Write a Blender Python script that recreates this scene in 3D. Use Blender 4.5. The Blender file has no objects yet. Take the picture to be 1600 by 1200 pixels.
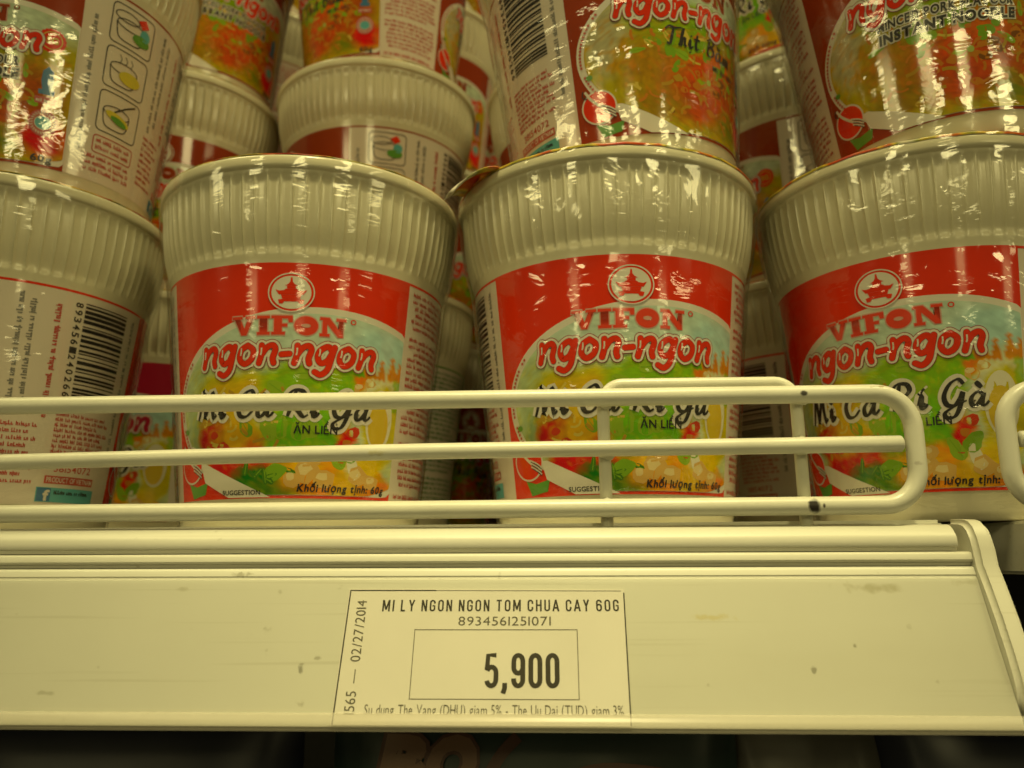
import bpy, bmesh, math, random
from mathutils import Vector, Matrix, noise
from mathutils.geometry import tessellate_polygon

R = math.radians
S = bpy.context.scene
COL = S.collection
MM = 0.001

# ------------------------------------------------------------------ camera
cam_d = bpy.data.cameras.new("camera")
cam = bpy.data.objects.new("camera", cam_d)
COL.objects.link(cam)
cam.location = (0.0112, 0, -0.011)
cam.rotation_euler = (Matrix.Rotation(R(2.64), 3, 'Z') @ Matrix.Rotation(R(102), 3, 'X') @ Matrix.Rotation(R(-0.2), 3, 'Z')).to_euler()
cam_d.sensor_width = 36
cam_d.lens = 29.25
cam_d.clip_start = 0.01
cam_d.clip_end = 60
cam_d.dof.use_dof = True
cam_d.dof.focus_distance = 0.203
cam_d.dof.aperture_fstop = 17
S.camera = cam

# ------------------------------------------------------------------ world and lamps
w = bpy.data.worlds.new("World")
S.world = w
w.use_nodes = True
bg = w.node_tree.nodes["Background"]
bg.inputs[0].default_value = (1.0, 0.84, 0.40, 1)
bg.inputs[1].default_value = 0.06


def lamp(name, loc, target, sx, sy, power, col=(1, 0.865, 0.375)):
    d = bpy.data.lights.new(name, 'AREA')
    d.shape = 'RECTANGLE'
    d.size, d.size_y = sx, sy
    d.energy = power
    d.color = col
    o = bpy.data.objects.new(name, d)
    COL.objects.link(o)
    o.location = loc
    o.rotation_euler = (Vector(target) - Vector(loc)).to_track_quat('-Z', 'Y').to_euler()
    return o


T0 = (0, 0.24, 0.05)
lamp("ceiling_tube_left", (-1.35, -0.32, 2.45), T0, 1.2, 0.14, 19)
lamp("ceiling_tube_right", (1.40, -0.40, 2.55), T0, 1.2, 0.14, 28)
lamp("ceiling_tube_behind", (0.10, -0.95, 2.7), T0, 1.2, 0.14, 11)
lamp("aisle_panel_far_left", (-4.2, -2.4, 1.25), T0, 0.9, 0.45, 13)
lamp("aisle_panel_left", (-2.2, -4.4, 1.45), T0, 0.9, 0.45, 18)
lamp("aisle_panel_middle", (0.3, -5.0, 1.55), T0, 0.7, 0.45, 14)
lamp("aisle_panel_right", (2.9, -4.0, 1.50), T0, 0.9, 0.45, 20)
lamp("aisle_panel_far_right", (4.4, -2.2, 1.3), T0, 0.9, 0.45, 11)
lamp("distant_panel_left", (-6.0, -10.0, 1.35), T0, 1.2, 0.6, 15)
lamp("distant_panel_middle", (1.6, -12.0, 1.35), T0, 1.2, 0.6, 17)
lamp("distant_panel_right", (8.0, -9.0, 1.35), T0, 1.2, 0.6, 15)
spot_d = bpy.data.lights.new("vignette_spot", 'SPOT')  # added spot, no real fixture: narrow pool of light imitates lens vignetting
spot_d.energy = 300
spot_d.color = (1, 0.865, 0.40)
spot_d.spot_size = R(6.6)
spot_d.spot_blend = 1.0
spot_d.shadow_soft_size = 0.06
spot = bpy.data.objects.new("vignette_spot", spot_d)
COL.objects.link(spot)
spot.location = (0.12, -0.80, 2.6)
spot.rotation_euler = (Vector((0.012, 0.20, 0.01)) - spot.location).to_track_quat('-Z', 'Y').to_euler()

S.view_settings.view_transform = 'Standard'
S.view_settings.look = 'None'
S.view_settings.exposure = 0
S.view_settings.gamma = 1
S.view_settings.use_curve_mapping = False
S.render.engine = 'CYCLES'
S.cycles.use_denoising = True
S.cycles.max_bounces = 8
S.cycles.transparent_max_bounces = 16
S.cycles.caustics_reflective = False
S.cycles.caustics_refractive = False

# ------------------------------------------------------------------ materials
MATS = {}


def mat(name, col, rough=0.45, spec=0.5, metallic=0.0, coat=0.0, var=0.0, scale=60.0, bump=0.0, bscale=400.0):
    if name in MATS:
        return MATS[name]
    m = bpy.data.materials.new(name)
    m.use_nodes = True
    nt = m.node_tree
    b = nt.nodes["Principled BSDF"]
    b.inputs["Base Color"].default_value = (*col, 1)
    b.inputs["Roughness"].default_value = rough
    b.inputs["Specular IOR Level"].default_value = spec
    b.inputs["Metallic"].default_value = metallic
    b.inputs["Coat Weight"].default_value = coat
    b.inputs["Coat Roughness"].default_value = 0.12
    tc = nt.nodes.new("ShaderNodeTexCoord")
    if var > 0:
        n = nt.nodes.new("ShaderNodeTexNoise")
        n.inputs["Scale"].default_value = scale
        n.inputs["Detail"].default_value = 6
        nt.links.new(tc.outputs["Object"], n.inputs["Vector"])
        mp = nt.nodes.new("ShaderNodeMapRange")
        mp.inputs[1].default_value = 0.3
        mp.inputs[2].default_value = 0.7
        mp.inputs[3].default_value = 1 - var
        mp.inputs[4].default_value = 1 + var * 0.5
        nt.links.new(n.outputs["Fac"], mp.inputs[0])
        mx = nt.nodes.new("ShaderNodeMix")
        mx.data_type = 'RGBA'
        mx.blend_type = 'MULTIPLY'
        mx.inputs[0].default_value = 1
        mx.inputs[6].default_value = (*col, 1)
        nt.links.new(mp.outputs[0], mx.inputs[7])
        nt.links.new(mx.outputs[2], b.inputs["Base Color"])
    if bump > 0:
        n2 = nt.nodes.new("ShaderNodeTexNoise")
        n2.inputs["Scale"].default_value = bscale
        n2.inputs["Detail"].default_value = 4
        nt.links.new(tc.outputs["Object"], n2.inputs["Vector"])
        bp = nt.nodes.new("ShaderNodeBump")
        bp.inputs["Strength"].default_value = bump
        bp.inputs["Distance"].default_value = 0.0004
        nt.links.new(n2.outputs["Fac"], bp.inputs["Height"])
        nt.links.new(bp.outputs[0], b.inputs["Normal"])
    MATS[name] = m
    return m


def spot_mask(nt, tc_out, centre, radii, nscale, thr):
    """a stain with its own ragged shape at one place of the surface"""
    N, L = nt.nodes, nt.links
    sub = N.new("ShaderNodeVectorMath"); sub.operation = 'SUBTRACT'
    L.new(tc_out, sub.inputs[0]); sub.inputs[1].default_value = centre
    div = N.new("ShaderNodeVectorMath"); div.operation = 'DIVIDE'
    L.new(sub.outputs[0], div.inputs[0]); div.inputs[1].default_value = radii
    ln = N.new("ShaderNodeVectorMath"); ln.operation = 'LENGTH'
    L.new(div.outputs[0], ln.inputs[0])
    no = N.new("ShaderNodeTexNoise"); no.inputs["Scale"].default_value = nscale
    no.inputs["Detail"].default_value = 5
    L.new(tc_out, no.inputs["Vector"])
    ad = N.new("ShaderNodeMath"); ad.operation = 'MULTIPLY_ADD'
    L.new(no.outputs["Fac"], ad.inputs[0]); ad.inputs[1].default_value = 1.7
    L.new(ln.outputs["Value"], ad.inputs[2])
    mr = N.new("ShaderNodeMapRange")
    mr.inputs[1].default_value = thr + 0.22; mr.inputs[2].default_value = thr - 0.22
    mr.inputs[3].default_value = 0; mr.inputs[4].default_value = 1
    L.new(ad.outputs[0], mr.inputs[0])
    return mr.outputs[0]


def stained(name, col, rough, stains, spec=0.5, var=0.06, scale=25, bump=0.12, bscale=600, stretch=(1, 1, 1)):
    """painted metal or plastic with a list of stains: (centre, radii, colour, strength, noise scale, threshold)"""
    m = mat(name, col, rough, spec, var=var, scale=scale, bump=bump, bscale=bscale)
    nt = m.node_tree
    b = nt.nodes["Principled BSDF"]
    src = b.inputs["Base Color"].links[0].from_socket
    tc = [n for n in nt.nodes if n.type == 'TEX_COORD'][0]
    for c, r, sc, st, ns, th in stains:
        k = spot_mask(nt, tc.outputs["Object"], c, r, ns, th)
        mu = nt.nodes.new("ShaderNodeMath"); mu.operation = 'MULTIPLY'
        nt.links.new(k, mu.inputs[0]); mu.inputs[1].default_value = st
        mx = nt.nodes.new("ShaderNodeMix"); mx.data_type = 'RGBA'
        nt.links.new(mu.outputs[0], mx.inputs[0])
        nt.links.new(src, mx.inputs[6])
        mx.inputs[7].default_value = (*sc, 1)
        src = mx.outputs[2]
    nt.links.new(src, b.inputs["Base Color"])
    return m


def clear_film(name, rough, wrinkle, scale, stretch, ior=1.5, gain=1.0):
    m = bpy.data.materials.new(name)
    m.use_nodes = True
    nt = m.node_tree
    N, L = nt.nodes, nt.links
    N.remove(N["Principled BSDF"])
    out = N["Material Output"]
    tr = N.new("ShaderNodeBsdfTransparent"); tr.inputs[0].default_value = (0.97, 0.97, 0.96, 1)
    gl = N.new("ShaderNodeBsdfGlossy"); gl.inputs["Roughness"].default_value = rough
    lw = N.new("ShaderNodeLayerWeight"); lw.inputs["Blend"].default_value = 0.5
    pw = N.new("ShaderNodeMath"); pw.operation = 'POWER'; pw.inputs[1].default_value = 5
    L.new(lw.outputs["Facing"], pw.inputs[0])
    f0 = ((ior - 1) / (ior + 1)) ** 2
    ma = N.new("ShaderNodeMath"); ma.operation = 'MULTIPLY_ADD'; ma.use_clamp = True
    ma.inputs[1].default_value = 0.8 * gain; ma.inputs[2].default_value = 2 * f0 * gain
    L.new(pw.outputs[0], ma.inputs[0])
    mx = N.new("ShaderNodeMixShader")
    L.new(ma.outputs[0], mx.inputs[0]); L.new(tr.outputs[0], mx.inputs[1]); L.new(gl.outputs[0], mx.inputs[2])
    L.new(mx.outputs[0], out.inputs["Surface"])
    if wrinkle > 0:
        tc = N.new("ShaderNodeTexCoord")
        mp = N.new("ShaderNodeMapping"); mp.inputs["Scale"].default_value = stretch
        L.new(tc.outputs["Object"], mp.inputs[0])
        n = N.new("ShaderNodeTexNoise"); n.inputs["Scale"].default_value = scale
        n.inputs["Detail"].default_value = 3; n.inputs["Distortion"].default_value = 1.2
        L.new(mp.outputs[0], n.inputs["Vector"])
        bp = N.new("ShaderNodeBump"); bp.inputs["Strength"].default_value = wrinkle
        bp.inputs["Distance"].default_value = 0.001
        L.new(n.outputs["Fac"], bp.inputs["Height"])
        L.new(bp.outputs[0], gl.inputs["Normal"])
    MATS[name] = m
    return m


def attr_mat(name, rough=0.10):
    m = bpy.data.materials.new(name)
    m.use_nodes = True
    nt = m.node_tree
    a = nt.nodes.new("ShaderNodeAttribute"); a.attribute_name = "print"
    nt.links.new(a.outputs["Color"], nt.nodes["Principled BSDF"].inputs["Base Color"])
    nt.nodes["Principled BSDF"].inputs["Roughness"].default_value = rough
    MATS[name] = m
    return m


mat("cup_plastic", (0.66, 0.615, 0.44), 0.20, 0.5, var=0.05, scale=40)
MATS["cup_plastic"].node_tree.nodes["Principled BSDF"].inputs["Subsurface Weight"].default_value = 0.0
mat("label_paper", (0.70, 0.62, 0.52), 0.12, 0.5, var=0.04, scale=30)
mat("print_red", (0.76, 0.034, 0.005), 0.10, 0.4, var=0.08, scale=35)
mat("print_brick", (0.33, 0.045, 0.010), 0.10, 0.4, var=0.10, scale=35)
mat("print_magenta", (0.45, 0.012, 0.045), 0.28)
mat("print_green", (0.06, 0.22, 0.03), 0.28)
mat("print_soft_red", (0.74, 0.06, 0.025), 0.12, 0.4)
mat("print_pink", (0.64, 0.36, 0.28), 0.12, 0.4)
mat("print_white", (0.70, 0.66, 0.56), 0.28)
mat("print_black", (0.018, 0.016, 0.014), 0.3)
mat("print_ink_red", (0.50, 0.07, 0.05), 0.3)
mat("print_ink_violet", (0.36, 0.03, 0.12), 0.3)
mat("print_ink_green", (0.05, 0.20, 0.05), 0.3)
mat("print_dark_red", (0.26, 0.012, 0.012), 0.3)
mat("print_blue", (0.03, 0.16, 0.34), 0.3)
mat("print_teal", (0.10, 0.40, 0.42), 0.3)
mat("print_yellow", (0.62, 0.52, 0.04), 0.3)
mat("print_leaf", (0.10, 0.30, 0.03), 0.3)
mat("print_grey", (0.20, 0.19, 0.17), 0.3)
attr_mat("print_food")
clear_film("shrink_film", 0.07, 0.62, 70, (0.6, 0.6, 1.25), 1.5, 0.80)
clear_film("tight_film", 0.06, 0.42, 80, (0.4, 0.4, 1.3), 1.45, 0.75)
clear_film("clear_plastic", 0.10, 0.08, 60, (0.3, 1, 1), 1.4, 0.55)
mat("shelf_paint", (0.63, 0.62, 0.53), 0.42, var=0.05, scale=20, bump=0.08)
mat("dark_metal", (0.035, 0.034, 0.032), 0.6, var=0.2)
mat("lid_white", (0.7, 0.66, 0.55), 0.3)


def lid_material():
    m = bpy.data.materials.new("lid_print")
    m.use_nodes = True
    nt = m.node_tree
    N, L = nt.nodes, nt.links
    tc = N.new("ShaderNodeTexCoord")
    n = N.new("ShaderNodeTexNoise"); n.inputs["Scale"].default_value = 95; n.inputs["Detail"].default_value = 2
    L.new(tc.outputs["Object"], n.inputs["Vector"])
    cr = N.new("ShaderNodeValToRGB")
    e = cr.color_ramp.elements
    e[0].position = 0.30; e[0].color = (0.45, 0.03, 0.012, 1)
    e[1].position = 0.72; e[1].color = (0.66, 0.60, 0.45, 1)
    for p, c in ((0.45, (0.50, 0.10, 0.01, 1)), (0.52, (0.60, 0.42, 0.04, 1)), (0.60, (0.22, 0.24, 0.03, 1))):
        k = e.new(p); k.color = c
    L.new(n.outputs["Fac"], cr.inputs[0])
    b = N["Principled BSDF"]
    L.new(cr.outputs[0], b.inputs["Base Color"])
    b.inputs["Roughness"].default_value = 0.25
    MATS["lid_print"] = m


lid_material()


# ------------------------------------------------------------------ helpers
def link(o, parent=None):
    COL.objects.link(o)
    if parent is not None:
        o.parent = parent
    return o


def mesh_obj(name, me, parent=None):
    return link(bpy.data.objects.new(name, me), parent)


def make_mesh(name, verts, faces, mats, fm=None, smooth=False, sharp=None):
    me = bpy.data.meshes.new(name)
    me.from_pydata(verts, [], faces)
    for m in (mats if isinstance(mats, (list, tuple)) else [mats]):
        me.materials.append(MATS[m])
    if fm:
        me.polygons.foreach_set("material_index", fm)
    if smooth:
        me.shade_smooth()
        if sharp:
            me.set_sharp_from_angle(angle=R(sharp))
    me.update()
    return me


def tag(o, label, cat, group=None, kind=None):
    o["label"] = label
    o["category"] = cat
    if group:
        o["group"] = group
    if kind:
        o["kind"] = kind
    return o


def empty(name, loc=(0, 0, 0), rot=(0, 0, 0)):
    o = bpy.data.objects.new(name, None)
    o.empty_display_size = 0.02
    link(o)
    o.location = loc
    o.rotation_euler = rot
    return o


def smooth_path(pts, n=6):
    """Catmull-Rom through 2-D or 3-D points"""
    P = [Vector(p) for p in pts]
    if len(P) < 3:
        return P
    P = [P[0] * 2 - P[1]] + P + [P[-1] * 2 - P[-2]]
    out = []
    for i in range(1, len(P) - 2):
        a, b, c, d = P[i - 1:i + 3]
        for k in range(n):
            t = k / n
            out.append(0.5 * ((2 * b) + (c - a) * t + (2 * a - 5 * b + 4 * c - d) * t * t + (3 * b - a - 3 * c + d) * t ** 3))
    out.append(P[-2])
    return out


def tube(pts, r, seg=14, closed=False, caps=True):
    """sweep a circle along 3-D points"""
    P = [Vector(p) for p in pts]
    n = len(P)
    V, F = [], []
    t0 = None
    nrm = None
    for i in range(n):
        if closed:
            t = (P[(i + 1) % n] - P[i - 1]).normalized()
        else:
            t = (P[min(i + 1, n - 1)] - P[max(i - 1, 0)]).normalized()
        if nrm is None:
            nrm = t.orthogonal().normalized()
        else:
            nrm = (t0.rotation_difference(t) @ nrm)
            nrm = (nrm - t * nrm.dot(t)).normalized()
        t0 = t
        bn = t.cross(nrm)
        for k in range(seg):
            a = 2 * math.pi * k / seg
            V.append(P[i] + nrm * (math.cos(a) * r) + bn * (math.sin(a) * r))
    for i in range(n if closed else n - 1):
        j = (i + 1) % n
        for k in range(seg):
            l = (k + 1) % seg
            F.append((i * seg + k, i * seg + l, j * seg + l, j * seg + k))
    if not closed and caps:
        # slightly domed ends
        for e, i, s in ((0, 0, -1), (1, n - 1, 1)):
            t = (P[1] - P[0]).normalized() if e == 0 else (P[-1] - P[-2]).normalized()
            base = len(V)
            c = P[i]
            for k in range(seg):
                V.append(c + (V[i * seg + k] - c) * 0.72 + t * (s * r * 0.25))
            for k in range(seg):
                l = (k + 1) % seg
                q = (i * seg + k, i * seg + l, base + l, base + k)
                F.append(q if e == 1 else q[::-1])
            f = tuple(range(base, base + seg))
            F.append(f if e == 1 else f[::-1])
    return [tuple(v) for v in V], F


def round_corner_path(pts, rad, n=8, closed=False):
    """polyline with rounded corners"""
    P = [Vector(p) for p in pts]
    out = []
    m = len(P)
    for i in range(m):
        if not closed and i in (0, m - 1):
            out.append(P[i]); continue
        a, b, c = P[i - 1], P[i], P[(i + 1) % m]
        d1, d2 = (a - b).normalized(), (c - b).normalized()
        p1, p2 = b + d1 * rad, b + d2 * rad
        ang = d1.angle(d2)
        # circular arc between p1 and p2
        bis = (d1 + d2).normalized()
        rr = rad * math.tan(ang / 2)
        cen = b + bis * (rr / math.sin(ang / 2))
        e1, e2 = (p1 - cen), (p2 - cen)
        for k in range(n + 1):
            t = k / n
            v = e1.slerp(e2, t)
            out.append(cen + v.normalized() * rr)
    return out


def extrude_profile(prof, x0, x1, matname, name, chamfer=True):
    """closed (y,z) profile extruded along x"""
    n = len(prof)
    V = [(x0, y, z) for y, z in prof] + [(x1, y, z) for y, z in prof]
    F = [(i, (i + 1) % n, n + (i + 1) % n, n + i) for i in range(n)]
    F.append(tuple(range(n))[::-1])
    F.append(tuple(range(n, 2 * n)))
    me = make_mesh(name, V, F, matname)
    bm = bmesh.new(); bm.from_mesh(me)
    bmesh.ops.recalc_face_normals(bm, faces=bm.faces)
    bm.to_mesh(me); bm.free()
    me.shade_smooth(); me.set_sharp_from_angle(angle=R(40))
    return me


# ------------------------------------------------------------------ flat print builder
GLYPH = {}


def glyph(ch, offset=0.0, res=3):
    key = (ch, round(offset, 4), res)
    if key in GLYPH:
        return GLYPH[key]
    c = bpy.data.curves.new("glyph", 'FONT')
    c.body = ch
    c.resolution_u = res
    c.offset = offset
    o = bpy.data.objects.new("glyph", c)
    COL.objects.link(o)
    dg = bpy.context.evaluated_depsgraph_get()
    me = o.evaluated_get(dg).to_mesh()
    V = [(v.co.x, v.co.y) for v in me.vertices]
    F = []
    for p in me.polygons:
        f = list(p.vertices)
        a = sum(V[f[i]][0] * V[f[(i + 1) % len(f)]][1] - V[f[(i + 1) % len(f)]][0] * V[f[i]][1] for i in range(len(f)))
        F.append(tuple(f if a > 0 else f[::-1]))
    bpy.data.objects.remove(o)
    bpy.data.curves.remove(c)
    GLYPH[key] = (V, F)
    return GLYPH[key]


def bbox(V):
    xs = [v[0] for v in V]; ys = [v[1] for v in V]
    return min(xs), max(xs), min(ys), max(ys)


class Print:
    """flat coloured shapes in (u, v) millimetres, later laid on a real surface"""

    def __init__(self):
        self.V, self.L, self.F, self.M, self.mats = [], [], [], [], []
        self.k = 0

    def mi(self, m):
        if m not in self.mats:
            self.mats.append(m)
        return self.mats.index(m)

    def add(self, V, F, m, layer):
        b = len(self.V)
        self.k += 1
        off = layer * 0.04 + (self.k % 18) * 0.0018
        self.V += [(p[0], p[1]) for p in V]
        self.L += [off] * len(V)
        i = self.mi(m)
        for f in F:
            self.F.append(tuple(b + q for q in f)); self.M.append(i)

    def rect(self, u0, v0, u1, v1, m, layer=1):
        self.add([(u0, v0), (u1, v0), (u1, v1), (u0, v1)], [(0, 1, 2, 3)], m, layer)

    def poly(self, pts, m, layer=1):
        P = [Vector((p[0], p[1], 0)) for p in pts]
        T = []
        for t in tessellate_polygon([P]):
            a, b, c = (P[i] for i in t)
            if (b - a).cross(c - a).z < 0:
                t = t[::-1]
            T.append(tuple(t))
        self.add(pts, T, m, layer)

    def ellipse(self, u, v, ru, rv, m, layer=1, n=40, clip=None, rot=0):
        pts = []
        ca, sa = math.cos(rot), math.sin(rot)
        for k in range(n):
            a = 2 * math.pi * k / n
            x, y = ru * math.cos(a), rv * math.sin(a)
            x, y = u + x * ca - y * sa, v + x * sa + y * ca
            if clip:
                x = min(max(x, clip[0]), clip[1]); y = min(max(y, clip[2]), clip[3])
            pts.append((x, y))
        self.add(pts + [(u, v)], [(k, (k + 1) % n, n) for k in range(n)], m, layer)

    def ring(self, u, v, ru, rv, wd, m, layer=1, n=40, a0=0, a1=2 * math.pi):
        pts, F = [], []
        for k in range(n + 1):
            a = a0 + (a1 - a0) * k / n
            pts += [(u + ru * math.cos(a), v + rv * math.sin(a)), (u + (ru - wd) * math.cos(a), v + (rv - wd) * math.sin(a))]
        for k in range(n):
            F.append((2 * k, 2 * k + 2, 2 * k + 3, 2 * k + 1))
        self.add(pts, F, m, layer)

    def stroke(self, pts, wd, m, layer=1, smooth=True, taper=0.0, closed=False, flat=None, caps=False):
        """one continuous band; wd may thin toward the ends; flat = broad-nib angle"""
        P = smooth_path(pts, 6) if smooth else [Vector(p) for p in pts]
        if closed:
            P = P + [P[0]]
        n = len(P)
        if caps:
            for e in (P[0], P[-1]):
                self.ellipse(e[0], e[1], wd / 2, wd / 2, m, layer, 14)
        V, F = [], []
        for i in range(n):
            if closed and i in (0, n - 1):
                t = (P[1] - P[n - 2])
            else:
                t = P[min(i + 1, n - 1)] - P[max(i - 1, 0)]
            if t.length < 1e-9:
                t = Vector((1, 0))
            t = Vector((t[0], t[1])).normalized()
            q = i / max(1, n - 1)
            k = wd * (1 - taper * (2 * abs(q - 0.5)) ** 2)
            if flat is not None:
                k *= 0.45 + 0.55 * abs(math.sin(math.atan2(t.y, t.x) - flat))
            nx, ny = -t.y * k / 2, t.x * k / 2
            V += [(P[i][0] + nx, P[i][1] + ny), (P[i][0] - nx, P[i][1] - ny)]
        for i in range(n - 1):
            self.k += 1
            b = 2 * i
            self.add([V[b], V[b + 1], V[b + 3], V[b + 2]], [(0, 1, 3, 2) if False else (0, 1, 2, 3)], m, layer)

    def frame(self, u0, v0, u1, v1, wd, m, layer=1, rad=0):
        if rad:
            pts = []
            for cx, cy, a in ((u1 - rad, v1 - rad, 0), (u0 + rad, v1 - rad, 90), (u0 + rad, v0 + rad, 180), (u1 - rad, v0 + rad, 270)):
                for k in range(4):
                    b = R(a + 30 * k)
                    pts.append((cx + rad * math.cos(b), cy + rad * math.sin(b)))
            self.stroke(pts, wd, m, layer, smooth=False, closed=True)
        else:
            self.rect(u0, v0, u1, v0 + wd, m, layer)
            self.rect(u0, v1 - wd, u1, v1, m, layer)
            self.rect(u0, v0 + wd, u0 + wd, v1 - wd, m, layer)
            self.rect(u1 - wd, v0 + wd, u1, v1 - wd, m, layer)

    def text(self, s, u0, u1, v, h, m, layer=1, bold=0.0, shear=0.0, gap=0.09, rot=0.0, low=False, outline=None, warp=None, space=0.34):
        """s fitted between u0 and u1 on baseline v with capital (or x-) height h; outline = [(offset, material), ...] outer first"""
        ref = bbox(glyph('x' if low else 'H')[0])
        k = h / (ref[3] - ref[2])
        x = 0.0
        items = []
        for ch in s:
            if ch == ' ':
                x += space; continue
            V, F = glyph(ch, bold)
            if not V:
                continue
            b = bbox(glyph(ch, 0.0)[0])
            items.append((ch, x - b[0]))
            x += (b[1] - b[0]) + gap + 2 * bold
        total = x - gap - 2 * bold
        sx = (u1 - u0) / total
        ca, sa = math.cos(rot), math.sin(rot)
        for li, (off, mm) in enumerate((outline or []) + [(bold, m)]):
            for ch, dx in items:
                V, F = glyph(ch, off)
                Q = []
                for a, b in V:
                    px = (a + dx + bold) * sx + shear * b * k
                    py = b * k
                    if warp:
                        px, py = warp(px, py)
                    Q.append((u0 + px * ca - py * sa, v + px * sa + py * ca))
                self.add(Q, F, mm, layer + li)

    def small_text(self, u0, u1, v, h, m, layer=1, rnd=None, rot=0.0, dens=1.0):
        """a line of print too small to read: words of letter-sized ticks"""
        rnd = rnd or random
        ca, sa = math.cos(rot), math.sin(rot)
        L = u1 - u0
        x = 0
        V, F = [], []
        while x < L - h:
            wl = rnd.randint(2, 7)
            for _ in range(wl):
                cw = h * rnd.uniform(0.42, 0.62)
                if x + cw > L:
                    break
                hh = h * rnd.choice((0.7, 0.7, 0.72, 1.0, 1.0))
                y0 = -h * 0.25 if rnd.random() < 0.12 else 0
                kind = rnd.random()
                q = []
                if kind < 0.4:   # letter with one stem and a foot
                    q = [(x, y0, x + cw * .44, hh), (x + cw * .44, 0, x + cw * .88, h * .30)]
                elif kind < 0.8:  # two stems with a bar
                    q = [(x, y0, x + cw * .36, hh), (x + cw * .52, 0, x + cw * .88, h * .7), (x + cw * .36, h * .42, x + cw * .52, h * .70)]
                else:
                    q = [(x + cw * .15, 0, x + cw * .62, hh)]
                for a, b, c, d in q:
                    n = len(V)
                    for px, py in ((a, b), (c, b), (c, d), (a, d)):
                        V.append((u0 + px * ca - py * sa, v + px * sa + py * ca))
                    F.append((n, n + 1, n + 2, n + 3))
                x += cw
            x += h * 0.45
        if V:
            self.add(V, F, m, layer)

    def build(self, name, mapper, step=None):
        bm = bmesh.new()
        lay = bm.verts.layers.float.new("lay")
        vs = []
        for (u, v), l in zip(self.V, self.L):
            q = bm.verts.new((u, v, 0)); q[lay] = l; vs.append(q)
        for f, m in zip(self.F, self.M):
            try:
                fc = bm.faces.new([vs[i] for i in f]); fc.material_index = m
            except ValueError:
                pass
        bm.normal_update()
        for f in bm.faces:
            if f.normal.z < 0:
                f.normal_flip()
        if step and self.V:
            lo, hi = min(p[0] for p in self.V), max(p[0] for p in self.V)
            c = math.floor(lo / step) * step + step
            while c < hi:
                bmesh.ops.bisect_plane(bm, geom=bm.verts[:] + bm.edges[:] + bm.faces[:], plane_co=(c, 0, 0), plane_no=(1, 0, 0), dist=1e-5)
                c += step
        for q in bm.verts:
            q.co = mapper(q.co.x, q.co.y, q[lay])
        me = bpy.data.meshes.new(name)
        bm.verts.layers.float.remove(lay)
        bm.to_mesh(me); bm.free()
        if step:
            me.shade_smooth()
        for m in self.mats:
            me.materials.append(MATS[m])
        return me


# ------------------------------------------------------------------ cup geometry (millimetres)
R0 = 39.0
V_BOT, V_TOP = 5.0, 68.5


def r_label(v):
    return 35.2 + (v - V_BOT) * (42.0 - 35.2) / (V_TOP - V_BOT)


def on_cup(u, v, lay):
    a = u / R0
    r = r_label(v) + 0.10 + lay
    return Vector((r * math.sin(a) * MM, -r * math.cos(a) * MM, v * MM))


def interp(tab, h):
    for (a, ra), (b, rb) in zip(tab, tab[1:]):
        if a <= h <= b:
            return ra + (rb - ra) * (h - a) / (b - a)
    return tab[-1][1] if h > tab[-1][0] else tab[0][1]


FOOT = 2.6   # the plain foot below the label
OUT = [(-2.6, 33.4), (-1.9, 34.2), (0, 34.6), (3.9, 34.95), (5, 35.2), (68.5, 42.0), (70, 42.2), (72, 42.65), (74, 43.2), (77, 44.0), (80, 44.65),
       (84, 45.25), (88, 45.65), (93, 46.0)]


def cup_mesh():
    RIBS, PER = 80, 8
    n = RIBS * PER
    rid = [1.0, 0.22, 0.0, 0.0, 0.0, 0.0, 0.0, 0.22]
    hs = [-2.6, -2.3, -1.9, 0, 2.5, 4.2, 5.0, 20, 40, 60, 68.5, 70, 70.8, 71.4, 72, 72.6, 73.2, 73.8, 74.6, 75.6, 77, 79, 82, 86, 90, 92.5, 93.2, 93.8]
    prof = []
    for h in hs:
        e = min(1, max(0, (h - 70.6) / 3.0)); e = e * e * (3 - 2 * e)
        if h > 92.5:
            e *= max(0, 1 - (h - 92.5) / 1.3)
        prof.append((interp(OUT, min(h, 93)), h, e))
    lip = [(46.0, 94.2), (46.1, 94.5), (46.55, 94.6), (46.85, 94.95), (46.95, 95.7), (46.95, 97.3), (46.75, 98.0), (46.1, 98.35), (44.9, 98.35), (44.5, 97.6), (44.3, 95)]
    prof += [(r, h, 0) for r, h in lip]
    V, F = [], []
    for r, h, e in prof:
        for k in range(n):
            a = 2 * math.pi * k / n
            rr = r - 0.62 * e * (1 - rid[k % PER])
            V.append((rr * math.sin(a) * MM, -rr * math.cos(a) * MM, h * MM))
    for i in range(len(prof) - 1):
        for k in range(n):
            l = (k + 1) % n
            F.append((i * n + k, i * n + l, (i + 1) * n + l, (i + 1) * n + k))
    # foot: ring and recessed underside
    b = len(V)
    for r, h in ((32.0, -2.6), (31.2, 0.4)):
        for k in range(n):
            a = 2 * math.pi * k / n
            V.append((r * math.sin(a) * MM, -r * math.cos(a) * MM, h * MM))
    for k in range(n):
        l = (k + 1) % n
        F.append((k, b + k, b + l, l))
        F.append((b + k, b + n + k, b + n + l, b + l))
    c = len(V); V.append((0, 0, 0.4 * MM))
    for k in range(n):
        F.append((b + n + k, c, b + n + (k + 1) % n))
    return make_mesh("cup_wall", V, F, "cup_plastic", smooth=True, sharp=60)


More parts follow.
